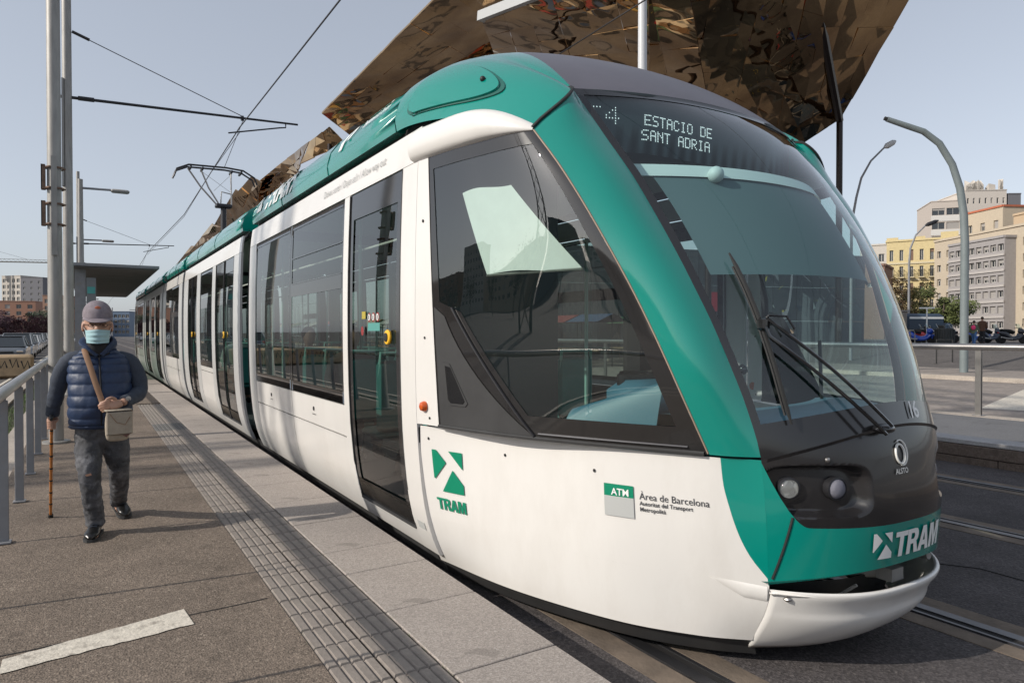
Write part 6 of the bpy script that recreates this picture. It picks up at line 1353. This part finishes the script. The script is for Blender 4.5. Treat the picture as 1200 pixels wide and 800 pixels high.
for k, (x, w_) in enumerate(((1063,42),(1068,42))):
    X, Y = atw(x, w_); k_ = thing('bike_rack', 'steel hoop at the left of the motorbikes, %s of two' % ('left' if k == 0 else 'right'), 'bike rack', (X, Y, hg(Y)), R(80)); mb = MB(); mb.tube([(-.3,0,0),(-.3,0,.7),(-.2,0,.85),(.2,0,.85),(.3,0,.7),(.3,0,0)], .03, 8); mb.build('hoop', steel, k_)
# graffiti block
gb_ = thing('concrete_barrier', 'sand-coloured concrete block with black graffiti on the road', 'barrier', (-31.3,-4.1,0), R(2))
mb = MB(); mb.cbox((0,0,.42), (1.3,4.9,.84), .09); mb.build('block', mat('barrier_sand', (.50,.36,.22), .9, var=.15, bump=.3, dirt=.5), gb_)
mb = MB(); rg = random.Random(3)
y = -2.0
while y < 2.2:
    h0, h1 = rg.uniform(.30,.42), rg.uniform(.62,.74); mb.tube([(.653,y,h1),(.653,y+.08,h0),(.653,y+.20,h1),(.653,y+.26,h0)], [(.003,.028)]*4, 6, flat=(1,0,0)); y += .34
mb.build('graffiti', mblack, gb_)
# ------------------------------------------------------------------ TREES
def leafm(n, c_): return mat(n, c_, .7, var=.35, vscale=1.2)
def tree(label, loc, h, rad, col, n=2600, trunk=.14, ls=.16, bare=0, seed=1, th=.35, group=None, name='street_tree'):
    r_ = random.Random(seed); t = thing(name, label, 'tree', loc, r_.uniform(0,6), group); mb = MB()
    mb.tube([(0,0,-.1),(.03,.02,h*th*.5),(0,0,h*th),(.05,-.03,h*.7)], [trunk,trunk*.85,trunk*.7,trunk*.3], 8); tips = []
    for k in range(9+bare*10):
        a = r_.uniform(0,6.28); z0 = h*r_.uniform(th*.8,.6); e = Vector((math.cos(a)*rad*r_.uniform(.5,.95), math.sin(a)*rad*r_.uniform(.5,.95), h*r_.uniform(.55,.97))); m_ = Vector((0,0,z0)).lerp(e, .5)+Vector((0,0,-.1*h)); mb.tube([(0,0,z0), m_, e], [trunk*.4,trunk*.25,trunk*.06], 5); tips += [m_, e]
        for q in range(2+bare*4): f = m_.lerp(e, r_.random())+Vector([r_.gauss(0,rad*.3) for _ in range(3)]); mb.tube([m_.lerp(e, r_.random()*.6), f], [trunk*.14,trunk*.03], 3); tips.append(f)
    mb.build('trunk', mat('bark', (.09,.07,.055), .9, var=.3), t)
    if n:
        cl = [(p, rad*r_.uniform(.22,.42)) for p in tips]; vs = []; fs = []
        for k in range(n):
            p, s_ = r_.choice(cl); d = Vector([r_.gauss(0,1) for _ in range(3)]); d = d.normalized()*s_*r_.random()**.4; c_ = p+Vector((d.x, d.y, d.z*.75)); u = Vector([r_.gauss(0,1) for _ in range(3)]).normalized(); w_ = u.orthogonal().normalized(); l = ls*r_.uniform(.6,1.3); o = len(vs); vs += [c_-u*l*.5, c_+w_*l*.28, c_+u*l*.5, c_-w_*l*.28]; fs.append((o,o+1,o+2,o+3))
        mb = MB(); mb.add(vs, fs); me = bpy.data.meshes.new('crown'); me.from_pydata([tuple(v) for v in vs], [], fs); me.materials.append(leafm('leaf_%d' % int(col[0]*1000+col[1]*100), col)); put('crown', me, t)
    return t
X, Y = atw(1105, 58); tree('olive-green leafy tree behind the bin, in front of the yellow block', (X, Y, .95), 4.6, 1.9, (.09,.11,.03), 5200, ls=.24, seed=4)
X, Y = atw(1078, 62); tree('smaller olive-green tree left of the leafy one', (X, Y, .95), 4.8, 1.6, (.10,.10,.035), 2600, ls=.22, seed=5)
X, Y = atw(1049, 60); tree('brownish thin-leaved tree beside the tram nose glass', (X, Y, .95), 5.6, 1.6, (.13,.085,.04), 1800, ls=.2, seed=6)
pl_ = [(4,100),(16,118),(28,108),(40,130),(52,120),(-8,95),(60,140)]
for k, (x, w_) in enumerate(pl_):
    X, Y = atw(x, w_); tree('purple-leaved tree in the row beside the road, %s' % ['third from the left','fourth from the left','middle one','third from the right','second from the right','leftmost','rightmost'][k], (X, Y, 0), 3.9+(k % 3)*.5, 2.0, (.055,.018,.028), 2200, ls=.26, seed=20+k, th=.25)
for k, (x, w_) in enumerate(((56,200),(64,190),(47,215))):
    X, Y = atw(x, w_); tree('dark green tree behind the purple ones, %s' % ['middle','right','left'][k], (X, Y, 0), 8, 3.6, (.03,.045,.02), 2200, ls=.5, seed=40+k)
for k in range(9):
    tree('bare tree across the road, seen only in the tram windows', (8-k*11, -62-(k*7 % 5), 0), 8.5, 3.4, (.05,.05,.03), 500, ls=.3, bare=1, seed=60+k, group='trees reflected in the tram windows')
# street end: masts and lamps shrinking along the track
rs = random.Random(9)
for k in range(10):
    x = -78-18*k; y = rs.choice([-.3, 9.4, 5.4]) if k else -.3
    l = thing('distant_mast', 'small distant mast with a short arm at the end of the street', 'pole', (x, y, 0), 0, 'distant masts at the end of the street'); MB().tube([(0,0,0),(0,0,7.2+rs.uniform(-1,1))], .12, 6).build('post', postgrey, l); MB().tube([(0,0,6),(0,2.2*(1 if y < 5 else -1),6.1)], .06, 5).build('arm', postgrey, l)
